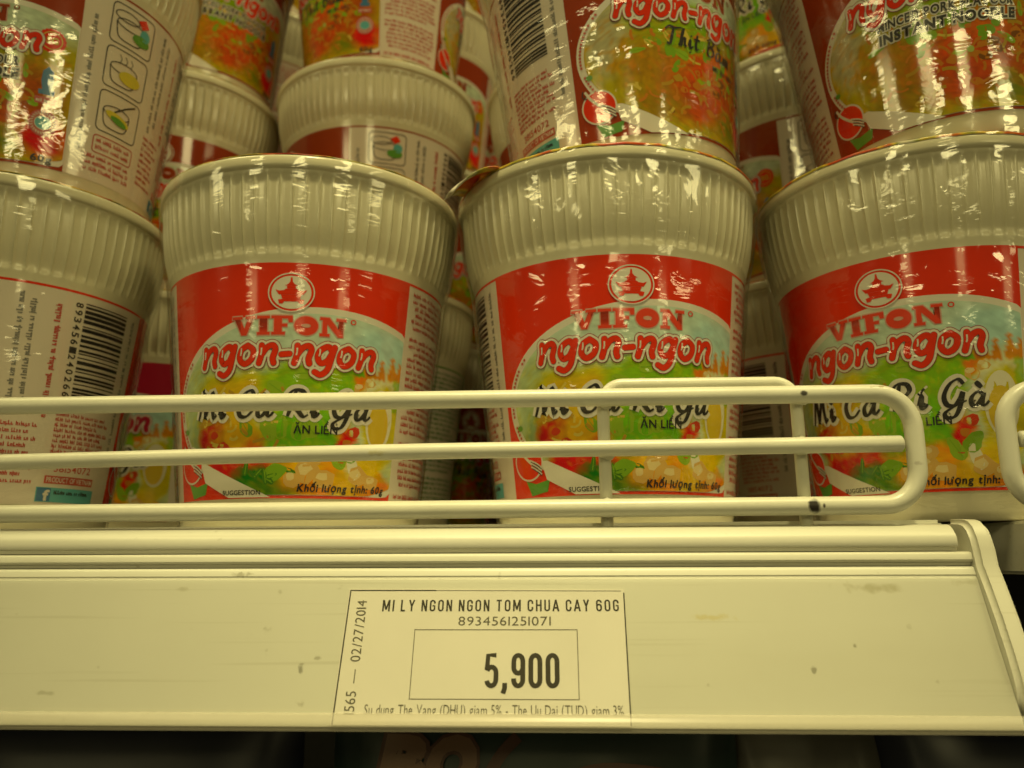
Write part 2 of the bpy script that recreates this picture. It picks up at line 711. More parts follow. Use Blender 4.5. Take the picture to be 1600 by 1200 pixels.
def lid_mesh(skirt):
    n = 96
    prof = [(47.0 if skirt else 46.5, 97.75 if skirt else 98.3), (47.12 if skirt else 46.6, 98.25 if skirt else 98.4), (46.8 if skirt else 46.4, 98.6), (46.1, 98.75), (44.0, 98.65), (43.0, 98.45)]
    V, F = [], []
    for r, h in prof:
        for k in range(n):
            a = 2 * math.pi * k / n
            q = 0.12 * math.sin(k * 1.9) + 0.1 * math.sin(k * 0.7)
            V.append((r * math.sin(a) * MM, -r * math.cos(a) * MM, (h + (q if r > 46.2 else 0)) * MM))
    for i in range(len(prof) - 1):
        for k in range(n):
            l = (k + 1) % n
            F.append((i * n + k, i * n + l, (i + 1) * n + l, (i + 1) * n + k))
    c = len(V); V.append((0, 0, 98.45 * MM))
    m = (len(prof) - 1) * n
    F += [(m + k, m + (k + 1) % n, c) for k in range(n)]
    return make_mesh("lid", V, F, "lid_print", smooth=True)


def tab_mesh():
    """pull tab of the lid, bent down over the rim, centred on the -Y side"""
    V, F, fm = [], [], []
    nu, nv = 14, 8
    for j in range(nv + 1):
        q = j / nv
        wdt = 12.5 * (1 - 0.62 * q ** 1.6)
        rad = 46.1 + 9.0 * q
        z = 98.9 + 0.5 * math.sin(q * 3) - 5.2 * q * q
        for i in range(nu + 1):
            s = (i / nu * 2 - 1)
            a = s * wdt / 47.0
            rr = rad * (1 if q > 0 else 1) / (1 + 0.0 * s)
            V.append((rr * math.sin(a) * MM, -rr * math.cos(a) * MM, (z + 0.45 * math.sin(5 * s + 3 * q)) * MM))
    w1 = nu + 1
    for j in range(nv):
        for i in range(nu):
            F.append((j * w1 + i, (j + 1) * w1 + i, (j + 1) * w1 + i + 1, j * w1 + i + 1))
            fm.append(1 if (j >= 5 and i < 9) or j >= 7 else 0)
    me = make_mesh("pull_tab", V, F, ["lid_print", "lid_white"], fm, smooth=True)
    bm = bmesh.new(); bm.from_mesh(me)
    bmesh.ops.solidify(bm, geom=bm.faces[:], thickness=0.00025)
    bm.to_mesh(me); bm.free()
    return me


def film_mesh(seed, loose):
    """clear shrink film round a cup, folded and crumpled"""
    n, rows = 220, 84
    tab = [(-2.6, 34.5), (0, 34.9), (5, 35.6), (68, 42.5), (72, 43.2), (77, 44.5), (82, 45.4), (88, 46.2), (94, 46.9), (98, 47.2)]
    V, F = [], []
    for j in range(rows + 1):
        h = -2.2 + (98.2 + 2.2) * j / rows
        r = interp(tab, h) + 0.45
        for k in range(n):
            a = 2 * math.pi * k / n
            ca, sa = math.cos(a), math.sin(a)
            p = Vector((ca * 2.2 + seed, sa * 2.2, h * 0.018))
            q = Vector((ca * 5 + seed * 2, sa * 5, h * 0.05))
            d = 0.55 * noise.noise(p * 1.5) + 0.35 * abs(noise.noise(q * 1.2)) + 0.10 * noise.noise(q * 4)
            rr = r + max(-0.25, d) * loose
            if h > 95:
                rr = r + d * 0.3
            V.append((rr * sa * MM, -rr * ca * MM, h * MM))
    for j in range(rows):
        for k in range(n):
            l = (k + 1) % n
            F.append((j * n + k, j * n + l, (j + 1) * n + l, (j + 1) * n + k))
    return make_mesh("shrink_film", V, F, "shrink_film" if loose > 0.5 else "tight_film", smooth=True)


# ------------------------------------------------------------------ label print
VN0, VN1 = -36.75, 36.75
IG0, IG1 = 36.75, 66.75
EN0, EN1 = 66.75, 140.25
IN0, IN1 = 140.25, 208.25


def food_colour(kind, u, v):
    """printed picture of the dish (colour of the print itself)"""
    du = 2.2 * noise.noise(Vector((u * .22, v * .22, 3))) + 0.9 * noise.noise(Vector((u * .7, v * .7, 9)))
    dv = 2.0 * noise.noise(Vector((u * .22, v * .22, 17))) + 0.9 * noise.noise(Vector((u * .7, v * .7, 29)))
    x, y = u + du, v + dv
    if kind == 'curry':
        col = Vector((0.50, 0.58, 0.42))
        lst = [(6, 50, 40, 8, (0.54, 0.62, 0.54), .3), (30, 47, 10, 6, (0.46, 0.60, 0.56), .3),
               (-20, 33, 10, 8, (0.42, 0.48, 0.28), .5), (-12, 32, 12, 6, (0.60, 0.46, 0.03), .35), (-24, 22, 7, 7, (0.28, 0.34, 0.20), .5),
               (-19, 21, 6, 6.5, (0.42, 0.09, 0.012), .3), (-11, 21, 8, 6, (0.62, 0.43, 0.03), .3), (-3, 15, 7, 4.5, (0.55, 0.14, 0.015), .3),
               (7, 32, 12, 9, (0.27, 0.42, 0.02), .2), (17, 37, 8, 5, (0.26, 0.42, 0.02), .25), (9, 20, 12, 9, (0.22, 0.42, 0.015), .15),
               (24, 37, 4, 3.2, (0.66, 0.30, 0.03), .25), (31, 27, 8, 14, (0.68, 0.68, 0.50), .12), (31, 25, 6.2, 11.5, (0.56, 0.50, 0.03), .15),
               (19, 24, 3, 4.5, (0.62, 0.40, 0.16), .25), (20, 19, 2.6, 4.5, (0.58, 0.07, 0.02), .25), (21, 17, 3.2, 2, (0.50, 0.05, 0.02), .2),
               (-14, 13, 8, 4, (0.52, 0.10, 0.015), .3), (-6, 10.5, 7, 3.4, (0.035, 0.13, 0.012), .3), (0, 7, 9, 3, (0.10, 0.18, 0.02), .4),
               (11, 11.5, 9, 6.5, (0.70, 0.36, 0.03), .25), (9, 13.5, 4, 2.4, (0.74, 0.56, 0.22), .5), (24, 10, 8, 6, (0.64, 0.46, 0.10), .25),
               (31, 8, 6, 4, (0.62, 0.28, 0.02), .3), (22, 14.5, 2.2, 5, (0.74, 0.66, 0.44), .3), (28, 13, 3, 4, (0.70, 0.55, 0.10), .4)]
    elif kind == 'pork':
        col = Vector((0.40, 0.36, 0.10))
        lst = [(6, 50, 40, 7, (0.52, 0.58, 0.48), .3), (-24, 34, 9, 12, (0.42, 0.40, 0.28), .3), (-8, 40, 10, 6, (0.30, 0.38, 0.02), .4), (10, 40, 12, 6, (0.24, 0.36, 0.02), .4),
               (-12, 26, 10, 9, (0.36, 0.24, 0.02), .4), (10, 22, 15, 11, (0.52, 0.17, 0.01), .4), (-2, 33, 8, 4, (0.26, 0.32, 0.02), .4),
               (24, 26, 10, 11, (0.34, 0.14, 0.02), .5), (2, 16, 12, 6, (0.44, 0.15, 0.015), .4), (-10, 14, 8, 5, (0.30, 0.22, 0.02), .4),
               (14, 30, 6, 4, (0.58, 0.24, 0.015), .4), (5, 22, 2, 2, (0.36, 0.42, 0.05), .3), (20, 12, 8, 4, (0.20, 0.22, 0.02), .4), (30, 14, 7, 6, (0.55, 0.12, 0.02), .4)]
    else:
        col = Vector((0.60, 0.54, 0.40))
        lst = [(0, 26, 22, 10, (0.52, 0.25, 0.03), .3), (-20, 18, 10, 8, (0.55, 0.15, 0.02), .3), (18, 14, 14, 8, (0.55, 0.32, 0.05), .3), (26, 30, 10, 8, (0.25, 0.34, 0.04), .3)]
    for cu, cv, ru, rv, c, soft in lst:
        d = math.hypot((x - cu) / ru, (y - cv) / rv)
        if d < 1 + soft:
            t = min(1, max(0, (1 + soft - d) / (2 * soft)))
            col = col.lerp(Vector(c), t)
    if kind == 'curry':
        # orange spiky leaves against the sky
        for k, (cx, ht) in enumerate(((22.5, 4), (26, 6), (29.5, 6.5), (33, 8), (36, 7))):
            base = 38.5
            if base < v < base + ht and abs(u - cx) < 1.7 * (1 - (v - base) / ht):
                col = Vector((0.56, 0.30, 0.05)) if k != 0 else Vector((0.2, 0.36, 0.03))
        if 34 < u and 30 < v < 39:
            col = col.lerp(Vector((0.16, 0.34, 0.03)), 0.6)
    # noodles and shreds
    n1 = noise.noise(Vector((x * .20 + y * .16, y * .18 - x * .1, 51)))
    if v < 43:
        k = max(0, 1 - abs(n1) * 9)
        if kind != 'curry':
            col = col.lerp(Vector((0.66, 0.26, 0.02)), 0.30 * k)
        else:
            col = col.lerp(Vector((0.70, 0.56, 0.10)), 0.25 * k)
    g = 1 + (0.30 if kind == 'pork' else 0.16) * noise.noise(Vector((u * 1.1, v * 1.1, 71))) + 0.22 * noise.noise(Vector((u * .4, v * .4, 81)))
    lum = (col[0] + col[1]) / 2
    dk = 1.05 if kind == 'pork' else 1.0
    return [max(0.004, (lum + (c - lum) * 1.6) * g * dk) for c in col]


def food_mesh(kind, base, cu=12, cv=29.5, ru=44.6, rv=25.2, lay=0.12):
    rings, seg = 44, 132
    V, F, C = [], [], []
    for j in range(rings + 1):
        q = j / rings
        for k in range(seg):
            a = 2 * math.pi * k / seg
            u = min(36.4, cu + ru * q * math.cos(a)); v = max(V_BOT + 0.9, cv + rv * q * math.sin(a))
            # the lower left corner is cut off by the white wedge
            cut = 14.5 + (u + 24) * -0.45
            if v < cut and u < -3:
                v = min(cut, cv)
            V.append(on_cup(base + u, v, lay + (0.0 if u < 36.39 else -0.0004 * q)))
            C.append(food_colour(kind, u, v))
    for j in range(rings):
        for k in range(seg):
            l = (k + 1) % seg
            F.append((j * seg + k, (j + 1) * seg + k, (j + 1) * seg + l, j * seg + l))
    me = make_mesh("food_picture", V, F, "print_food")
    at = me.color_attributes.new("print", 'FLOAT_COLOR', 'POINT')
    buf = []
    for c in C:
        buf += [c[0], c[1], c[2], 1]
    at.data.foreach_set("color", buf)
    return me


for nm, c in (("dish_noodle", (0.66, 0.50, 0.07)), ("dish_noodle_dark", (0.48, 0.28, 0.02)), ("dish_leaf", (0.20, 0.38, 0.015)), ("dish_lime", (0.28, 0.44, 0.02)), ("dish_leaf_dark", (0.06, 0.18, 0.012)),
              ("dish_leaf_pale", (0.42, 0.52, 0.10)), ("dish_chili", (0.60, 0.05, 0.012)), ("dish_egg", (0.74, 0.70, 0.52)), ("dish_yolk", (0.66, 0.46, 0.03)), ("dish_chicken", (0.66, 0.40, 0.10)),
              ("dish_chicken_light", (0.74, 0.58, 0.26)), ("dish_brown", (0.22, 0.08, 0.012)), ("dish_orange", (0.58, 0.20, 0.015))):
    mat(nm, c, 0.10, 0.4)


def garnish(kind, base):
    """the sharper shapes of the printed dish: noodles, leaves, chilli, egg, meat"""
    p = Print()
    rnd = random.Random(77 if kind == 'curry' else 99)

    def ok(u, v):
        return -31 < u < 35.5 and ((u - 12) / 43) ** 2 + ((v - 29.5) / 24) ** 2 < 1 and v > 6.6 and v > 15.5 + (u + 24) * -0.45

    def strand(cu, cv, ru, rv, m, wd):
        for _ in range(6):
            u, v = cu + rnd.uniform(-ru, ru), cv + rnd.uniform(-rv, rv)
            a = rnd.uniform(0, 6.28); L = rnd.uniform(3, 6); b = rnd.uniform(-.7, .7)
            pts = [(u, v)]
            for k in range(3):
                a += b
                u += L / 3 * math.cos(a); v += L / 3 * math.sin(a) * .8
                pts.append((u, v))
            if all(ok(*q) for q in pts):
                p.stroke([(base + x, y) for x, y in pts], wd, m, 3.15)
                return

    def leaf(cu, cv, L, W, a, m, vein):
        pts = []
        for k in range(16):
            t = 2 * math.pi * k / 16
            x, y = L * math.cos(t), W * math.sin(t) * (1 - .35 * math.cos(t)) * rnd.uniform(.82, 1.1)
            pts.append((cu + x * math.cos(a) - y * math.sin(a), cv + x * math.sin(a) + y * math.cos(a)))
        if all(ok(*q) for q in pts):
            p.poly([(base + x, y) for x, y in pts], m, 3.15)
            p.stroke([(base + cu - .8 * L * math.cos(a), cv - .8 * L * math.sin(a)), (base + cu + .8 * L * math.cos(a), cv + .8 * L * math.sin(a))], .22, vein, 3.5, smooth=False)

    def chunk(cu, cv, r, m):
        pts = [(cu + r * rnd.uniform(.7, 1.15) * math.cos(t), cv + r * .75 * rnd.uniform(.7, 1.15) * math.sin(t)) for t in [2 * math.pi * k / 9 for k in range(9)]]
        if all(ok(*q) for q in pts):
            p.poly([(base + x, y) for x, y in pts], m, 3.15)

    if kind == 'curry':
        for _ in range(30):
            strand(-11, 27, 13, 8, rnd.choice(("dish_noodle", "dish_noodle", "dish_noodle_dark")), rnd.uniform(.6, 1.0))
        for _ in range(16):
            leaf(8 + rnd.gauss(0, 6), 26 + rnd.gauss(0, 7), rnd.uniform(2.5, 4.5), rnd.uniform(1.4, 2.4), rnd.uniform(0, 3.1), rnd.choice(("dish_leaf", "dish_lime", "dish_lime")), "dish_leaf")
        for _ in range(10):
            leaf(-5 + rnd.gauss(0, 5), 11 + rnd.gauss(0, 1.8), rnd.uniform(1.2, 2.4), rnd.uniform(.5, .9), rnd.uniform(0, 3.1), "dish_leaf_dark", "dish_leaf")
        for cu, cv in ((-19, 22), (-16, 18.5), (-12, 14), (-6, 14.5), (20, 20), (19, 16), (22, 23), (-21, 19)):
            chunk(cu, cv, rnd.uniform(1.3, 2.4), rnd.choice(("dish_chili", "dish_chili", "dish_orange")))
        for cu, cv, r in ((9, 12, 4.2), (14, 10, 3.6), (5, 10, 3), (11, 15, 2.6), (24, 11, 3.8), (29, 9.5, 3), (23, 35, 2.4), (26, 37, 1.8)):
            chunk(cu, cv, r, "dish_chicken"); chunk(cu - .5, cv + .8, r * .5, "dish_chicken_light")
        p.ellipse(base + 30, 27, 4.6, 8.6, "dish_egg", 3.1, 30)
        p.ellipse(base + 29.8, 25.5, 3.5, 6.2, "dish_yolk", 3.5, 30)
        p.ellipse(base + 22.4, 13.6, 1.6, 3.6, "dish_egg", 3.2, 20, rot=.3)
    else:
        for _ in range(60):
            strand(6, 24, 24, 14, rnd.choice(("dish_orange", "dish_noodle_dark", "dish_noodle_dark", "dish_orange", "dish_noodle")), rnd.uniform(.6, 1.1))
        for _ in range(34):
            chunk(8 + rnd.gauss(0, 11), 21 + rnd.gauss(0, 6), rnd.uniform(.8, 2.2), rnd.choice(("dish_brown", "dish_orange", "dish_orange", "dish_noodle_dark")))
        for _ in range(24):
            leaf(2 + rnd.gauss(0, 14), 34 + rnd.gauss(0, 5), rnd.uniform(1.5, 3.4), rnd.uniform(.8, 1.8), rnd.uniform(0, 3.1), rnd.choice(("dish_leaf", "dish_lime", "dish_noodle")), "dish_leaf")
        for k in range(9):
            a = 2 * math.pi * k / 9
            p.stroke([(base + 8 + .8 * math.cos(a), 23 + .8 * math.sin(a)), (base + 8 + 3 * math.cos(a + .2), 23 + 3 * math.sin(a + .2)), (base + 8 + 4.8 * math.cos(a + .1), 23 + 4.4 * math.sin(a + .1))], .8, "dish_orange", 3.4, taper=.7)
        p.ellipse(base + 8, 23, 1, 1, "dish_leaf_pale", 3.8, 12)
    return p.build("dish_detail", on_cup, 2.5)


SLAB = {
    'V': ([(0, 1), (.42, 1), (.42, .85), (.34, .85), (.5, .35), (.64, .85), (.56, .85), (.56, 1), (.95, 1), (.95, .85), (.86, .85), (.58, 0), (.38, 0), (.1, .85), (0, .85)], .95),
    'I': ([(0, 1), (.5, 1), (.5, .85), (.4, .85), (.4, .15), (.5, .15), (.5, 0), (0, 0), (0, .15), (.1, .15), (.1, .85), (0, .85)], .5),
    'F': ([(0, 1), (.8, 1), (.8, .66), (.66, .66), (.62, .85), (.4, .85), (.4, .58), (.6, .58), (.6, .42), (.4, .42), (.4, .15), (.52, .15), (.52, 0), (0, 0), (0, .15), (.1, .15), (.1, .85), (0, .85)], .8),
    'N': ([(0, 1), (.35, 1), (.72, .42), (.72, .85), (.62, .85), (.62, 1), (1, 1), (1, .85), (.9, .85), (.9, 0), (.72, 0), (.28, .66), (.28, .15), (.38, .15), (.38, 0), (0, 0), (0, .15), (.1, .15), (.1, .85), (0, .85)], 1.0),
}


def slab_word(p, word, u0, u1, v, h, m, om, layer):
    gap = .06
    tot = sum((SLAB[c][1] if c in SLAB else .9) + gap for c in word) - gap
    k = (u1 - u0) / tot
    x = 0
    for c in word:
        if c == 'O':
            cx = u0 + (x + .45) * k
            p.ellipse(cx, v + h / 2, .45 * k + .33, h / 2 + .33, om, layer, 32)
            p.ring(cx, v + h / 2, .45 * k, h / 2, .27 * k, m, layer + 1, 32)
            p.ellipse(cx, v + h / 2, .17 * k, h / 2 - .27 * k, m, layer + 1, 20)
            p.ellipse(cx, v + h / 2, .16 * k, h / 2 - .30 * k, om, layer + 2, 20)
            x += .9 + gap
            continue
        poly, wd = SLAB[c]
        Q = [(u0 + (x + a) * k, v + b * h) for a, b in poly]
        p.stroke(Q, 0.7, om, layer, smooth=False, closed=True)
        p.poly(Q, m, layer + 1)
        x += wd + gap


BRUSH = {
    'M': ([[(0, 0), (.12, .5), (.25, 1), (.32, .5), (.36, .15), (.5, .6), (.66, 1), (.68, .5), (.75, .04), (.88, .12)]], .95),
    'C': ([[(.62, .8), (.46, .98), (.2, .8), (.05, .4), (.15, .05), (.4, .02), (.62, .25)]], .68),
    'R': ([[(.1, 0), (.2, .5), (.28, .95)], [(0, .75), (.2, .98), (.5, .95), (.6, .72), (.45, .52), (.25, .48), (.45, .2), (.65, 0), (.8, .08)]], .82),
    'G': ([[(.64, .8), (.46, .98), (.2, .8), (.05, .4), (.15, .08), (.38, .05), (.55, .3), (.62, .5), (.55, .0), (.4, -.35), (.15, -.38), (.1, -.2), (.4, .02), (.75, .2)]], .78),
    'a': ([[(.42, .4), (.25, .5), (.06, .3), (.08, .05), (.22, .02), (.4, .3), (.43, .45), (.4, .1), (.5, .02), (.62, .16)]], .62),
    'à': ([[(.42, .4), (.25, .5), (.06, .3), (.08, .05), (.22, .02), (.4, .3), (.43, .45), (.4, .1), (.5, .02), (.62, .16)], [(.16, .86), (.25, .76), (.36, .64)]], .62),
    'ă': ([[(.42, .4), (.25, .5), (.06, .3), (.08, .05), (.22, .02), (.4, .3), (.43, .45), (.4, .1), (.5, .02), (.62, .16)], [(.12, .8), (.25, .66), (.42, .8)]], .62),
    'i': ([[(0, .12), (.1, .47), (.1, .1), (.18, .02), (.3, .16)], [(.12, .72), (.17, .66)]], .34),
    'ì': ([[(0, .12), (.1, .47), (.1, .1), (.18, .02), (.3, .16)], [(0, .86), (.08, .77), (.17, .66)]], .34),
    'ị': ([[(0, .12), (.1, .47), (.1, .1), (.18, .02), (.3, .16)], [(.12, .72), (.17, .66)], [(.1, -.2), (.15, -.26)]], .34),
    'T': ([[(0, .8), (.2, .97), (.5, .92), (.9, 1)], [(.45, .95), (.38, .5), (.3, .03), (.12, .04)]], .72),
    'h': ([[(0, 0), (.15, .5), (.22, 1), (.14, .6), (.1, 0), (.2, .4), (.32, .45), (.34, .1), (.46, .05)]], .48),
    't': ([[(.14, .85), (.06, .3), (.12, .03), (.28, .12)], [(-.08, .56), (.12, .58), (.32, .6)]], .36),
    'B': ([[(.1, 0), (.15, .5), (.22, .95)], [(0, .8), (.3, 1), (.52, .85), (.4, .6), (.2, .52), (.5, .45), (.55, .15), (.3, -.02), (.06, .08)]], .66),
    'm': ([[(0, 0), (.06, .45), (.08, .05), (.2, .42), (.28, .4), (.28, .05), (.42, .42), (.5, .4), (.5, .08), (.62, .06)]], .68),
}


def brush_word(p, s, u0, u1, v, h, m, om, layer, wd=0.9, slope=0.0):
    tot = 0
    for c in s:
        tot += .34 if c == ' ' else BRUSH[c][1] + .06
    k = (u1 - u0) / tot
    for li, (mm, ww) in enumerate(((om, wd * 2.1), (m, wd))):
        if mm is None:
            continue
        x = 0
        for c in s:
            if c == ' ':
                x += .34; continue
            strokes, cw = BRUSH[c]
            for st in strokes:
                Q = [(u0 + (x + a + .10 * b) * k, v + b * h + slope * (x + a) * k) for a, b in st]
                p.stroke(Q, ww, mm, layer + li * 2, taper=0.35 if li else 0.1, flat=(R(25) if li else None))
            x += cw + .06


FAT = {
    'n': ([[(.06, .98), (.10, .5), (.06, .02)], [(.10, .45), (.26, .85), (.46, .98), (.58, .75), (.54, .3), (.6, .02)]], .64),
    'g': ([[(.5, .78), (.34, 1), (.1, .78), (.04, .42), (.18, .08), (.4, .2), (.52, .6)], [(.58, .98), (.54, .4), (.48, -.25), (.28, -.55), (.04, -.42)]], .62),
    'o': ([[(.3, 1), (.08, .75), (.06, .28), (.28, 0), (.52, .25), (.54, .72), (.3, 1)]], .6),
    '-': ([[(.02, .48), (.3, .52)]], .3),
}


def fat_word(p, word, u0, u1, v, h, layer):
    """rounded brush lettering with a pale and a dark outline"""
    gap = .17
    tot = sum(FAT[c][1] + gap for c in word) - gap
    k = (u1 - u0) / tot
    for li, (w, m) in enumerate(((3.35, "print_dark_red"), (2.95, "print_white"), (1.75, "print_dark_red"), (1.5, "print_red"))):
        x = 0
        for c in word:
            for st in FAT[c][0]:
                Q = [(u0 + (x + a) * k + .16 * b * h, v + b * h) for a, b in st]
                p.stroke(Q, w, m, layer + li, caps=True)
            x += FAT[c][1] + gap
    x = 0
    for c in word:
        if c != '-':
            a = u0 + (x + .08) * k
            p.stroke([(a + .6, v + h * .85), (a + .55, v + h * .6), (a + .35, v + h * .45)], .4, "print_white", layer + 5)
        x += FAT[c][1] + gap


def emblem(p, u, v, r, red, layer):
    p.ellipse(u, v, r * 1.12, r * 1.02, red, layer, 40)
    p.ring(u, v, r * 1.12, r * 1.02, 0.32, "print_white", layer + 1, 48)
    p.ellipse(u, v, r * .95, r * .86, "print_white", layer + 1, 40)
    s = r * .95
    P = lambda pts: p.poly([(u + a * s, v + b * s) for a, b in pts], red, layer + 2)
    P([(-.07, .56), (.07, .56), (.04, .82), (-.04, .82)])
    P([(-.34, .36), (.34, .36), (.16, .46), (.06, .6), (-.06, .6), (-.16, .46)])
    P([(-.22, .2), (.22, .2), (.22, .355), (-.22, .355)])
    P([(-.80, .16), (-.6, .08), (-.35, .12), (-.28, .195), (.28, .195), (.35, .12), (.6, .08), (.80, .16), (.62, -.12), (-.62, -.12)])
    P([(-.44, -.36), (.44, -.36), (.52, -.125), (-.52, -.125)])
    P([(-.66, -.4), (-.44, -.365), (.44, -.365), (.66, -.4), (.6, -.62), (.42, -.62), (.34, -.5), (-.34, -.5), (-.42, -.62), (-.6, -.62)])


def fork_badge(p, u, v, red, layer):
    p.ellipse(u, v, 5.6, 5.2, "print_white", layer, 32)
    p.ellipse(u, v, 5.1, 4.7, red, layer + 1, 32)
    p.stroke([(u - 4, v + 5.5), (u - 2.5, v + 3), (u - .5, v + 1), (u + 1.5, v - .6)], .8, "print_white", layer + 2)
    for d in (-.9, 0, .9):
        p.stroke([(u + 1.0 - d * .2, v - .4 + d), (u + 3.2, v - 1.4 + d), (u + 5.0, v - 2.6 + d)], .45, "print_white", layer + 2)
        p.stroke([(u + 1.4 - d * .2, v - .85 + d), (u + 3.4, v - 1.85 + d), (u + 5.0, v - 3.0 + d)], .3, "print_black", layer + 2)
    p.stroke([(u - 4.6, v + 5.9), (u - 4.9, v + 4), (u - 3.5, v + 3.2)], .35, "print_black", layer + 2)


def seals(p, base):
    b = base + 29.5
    # red round seal
    pts = []
    for k in range(40):
        a = 2 * math.pi * k / 40
        r = 3.7 + (0.3 if k % 2 else 0)
        pts.append((b + r * math.cos(a), 45 + r * math.sin(a)))
    p.poly(pts, "print_red", 4)
    p.ring(b, 45, 2.9, 2.9, .25, "print_yellow", 5, 30)
    p.text("5G", b - 1.5, b + 1.5, 44.1, 1.9, "print_yellow", 5, bold=.03)
    # blue figure-shaped mark with pink bar
    p.poly([(b - 1.2, 29), (b + 1.2, 29), (b + 1.7, 32), (b + 1.4, 35), (b, 36.6), (b - 1.4, 35), (b - 1.7, 32)], "print_blue", 4)
    p.rect(b - 2.2, 27.6, b + 2.2, 29.1, "print_blue", 4)
    p.rect(b - 3, 24.6, b + 3, 26.8, "print_ink_red", 4)
    p.small_text(b - 2.6, b + 2.7, 25.1, 1.1, "print_white", 5, random.Random(3))
    # round seal with teal heart
    p.ellipse(b, 18.6, 4.2, 4.2, "print_ink_red", 4, 36)
    for k in range(26):
        a = 2 * math.pi * k / 26
        p.stroke([(b + 2.8 * math.cos(a), 18.6 + 2.8 * math.sin(a)), (b + 3.7 * math.cos(a + .1), 18.6 + 3.7 * math.sin(a + .1))], .28, "print_white", 5, smooth=False)
    p.ellipse(b, 18.6, 2.3, 2.0, "print_teal", 5, 30)
    p.ring(b, 18.6, 2.5, 2.2, .22, "print_white", 6, 30)


def front_panel(kind, base, english):
    """field, picture, emblem and lettering of one front panel, as separate pieces"""
    red = "print_red" if kind == 'curry' else ("print_brick" if kind == 'pork' else "print_magenta")
    out = []
    p = Print()
    p.rect(base - 36.75, V_BOT, base + 36.75, V_TOP, red, 0)
    p.ellipse(base + 12, 29.5, 47, 27, "print_white", 1, 90, clip=(base - 36.7, base + 36.7, V_BOT + .8, V_TOP))
    p.poly([(base - 24.5, 14.6), (base - 22.4, 14.6), (base - 1, 5.3), (base - 14, 5.3), (base - 23, 9.6)], "print_white", 4)
    p.poly([(base - 31, 9.5), (base - 27, 8.6), (base - 22, 9.6), (base - 23, 6.4), (base - 29, 5.4)], "print_leaf", 2)
    p.ellipse(base - 31.6, 24, 1.1, .8, "print_leaf", 4, 12)
    out.append(("printed_panel", p.build("printed_panel", on_cup, 2.5)))
    out.append(("food_picture", food_mesh(kind, base)))
    out.append(("dish_detail", garnish(kind, base)))
    p = Print()
    emblem(p, base + 3.2, 60.2, 5.3, red, 4)
    out.append(("emblem", p.build("emblem", on_cup, 2.5)))
    p = Print()
    slab_word(p, "VIFON", base - 12.4, base + 17.6, 48.6, 5.2, "print_soft_red" if kind == 'curry' else red, "print_pink", 4)
    p.ring(base + 19.6, 53.3, .8, .75, .3, red, 5, 16)
    out.append(("lettering", p.build("lettering", on_cup, 2.5)))
    p = Print()
    fat_word(p, "ngon-ngon", base - 22.5, base + 26, 40.8, 5.0, 7)
    out.append(("lettering", p.build("lettering", on_cup, 2.5)))
    p = Print()
    if kind == 'curry':
        brush_word(p, "Mì Cà Ri Gà", base - 25, base + 27, 26.6, 7.2, "print_black", "print_white", 5, 1.45)
        p.text("ĂN LIỀN", base + 5, base + 17, 22.2, 2.1, "print_black", 5, bold=.02)
        p.text("Khối lượng tịnh: 60g", base + 6.5, base + 33.5, 6.8, 1.9, "print_black", 5, bold=.03, shear=.15)
        p.text("SUGGESTION", base - 16, base - 4, 6.0, 1.2, "print_black", 5, bold=.02)
    elif english:
        p.text("MINCED PORK FLAVOUR", base - 15, base + 21, 35.2, 2.5, "print_black", 6, bold=.035, shear=.1, outline=[(.13, "print_white")])
        p.text("INSTANT NOODLE", base - 15, base + 21, 31.2, 2.7, "print_black", 6, bold=.05, shear=.1, outline=[(.14, "print_white")])
        p.text("60g", base + 27, base + 33, 6.6, 2.0, "print_black", 5, bold=.03)
    else:
        brush_word(p, "Thịt Băm", base - 8, base + 20, 32.5, 5.6, "print_black", None, 5, 1.05, slope=-.05)
        p.small_text(base - 16.5, base - 10, 37, 1.4, "print_black", 5, random.Random(5))
        p.text("Mì ăn liền", base + 10, base + 22, 27.6, 1.5, "print_black", 5, bold=.02)
        p.text("60g", base + 27, base + 33, 6.6, 2.0, "print_black", 5, bold=.03)
    # tiny print that follows the white rim of the picture
    rnd = random.Random(11)
    for k in range(26):
        a = R(150 + 2.3 * k)
        if rnd.random() < .85:
            cx, cy = base + 12 + 45.8 * math.cos(a), 29.5 + 26.1 * math.sin(a)
            p.stroke([(cx - .35, cy), (cx + .35, cy + .1)], .7, "print_ink_red", 4, smooth=False)
    out.append(("lettering", p.build("lettering", on_cup, 2.5)))
    p = Print()
    fork_badge(p, base - 29.5, 14.6, "print_red", 4)
    out.append(("serving_badge", p.build("serving_badge", on_cup, 2.5)))
    if kind == 'pork':
        p = Print()
        seals(p, base)
        out.append(("seal", p.build("seal", on_cup, 2.5)))
    return out


def ingredients(base0, base1):
    p = Print()
    rnd = random.Random(21)
    v = 65
    while v > 7.5:
        if rnd.random() < .10:
            v -= 1.6
        lo = base0 + 2 + (rnd.uniform(0, 3) if rnd.random() < .3 else 0)
        hi = base1 - 2 - (rnd.uniform(0, 8) if rnd.random() < .35 else 0)
        p.small_text(lo, hi, v, 1.25, "print_ink_red", 1, rnd)
        v -= 1.95
    return [("ingredient_text", p.build("ingredient_text", on_cup, 2.5))]


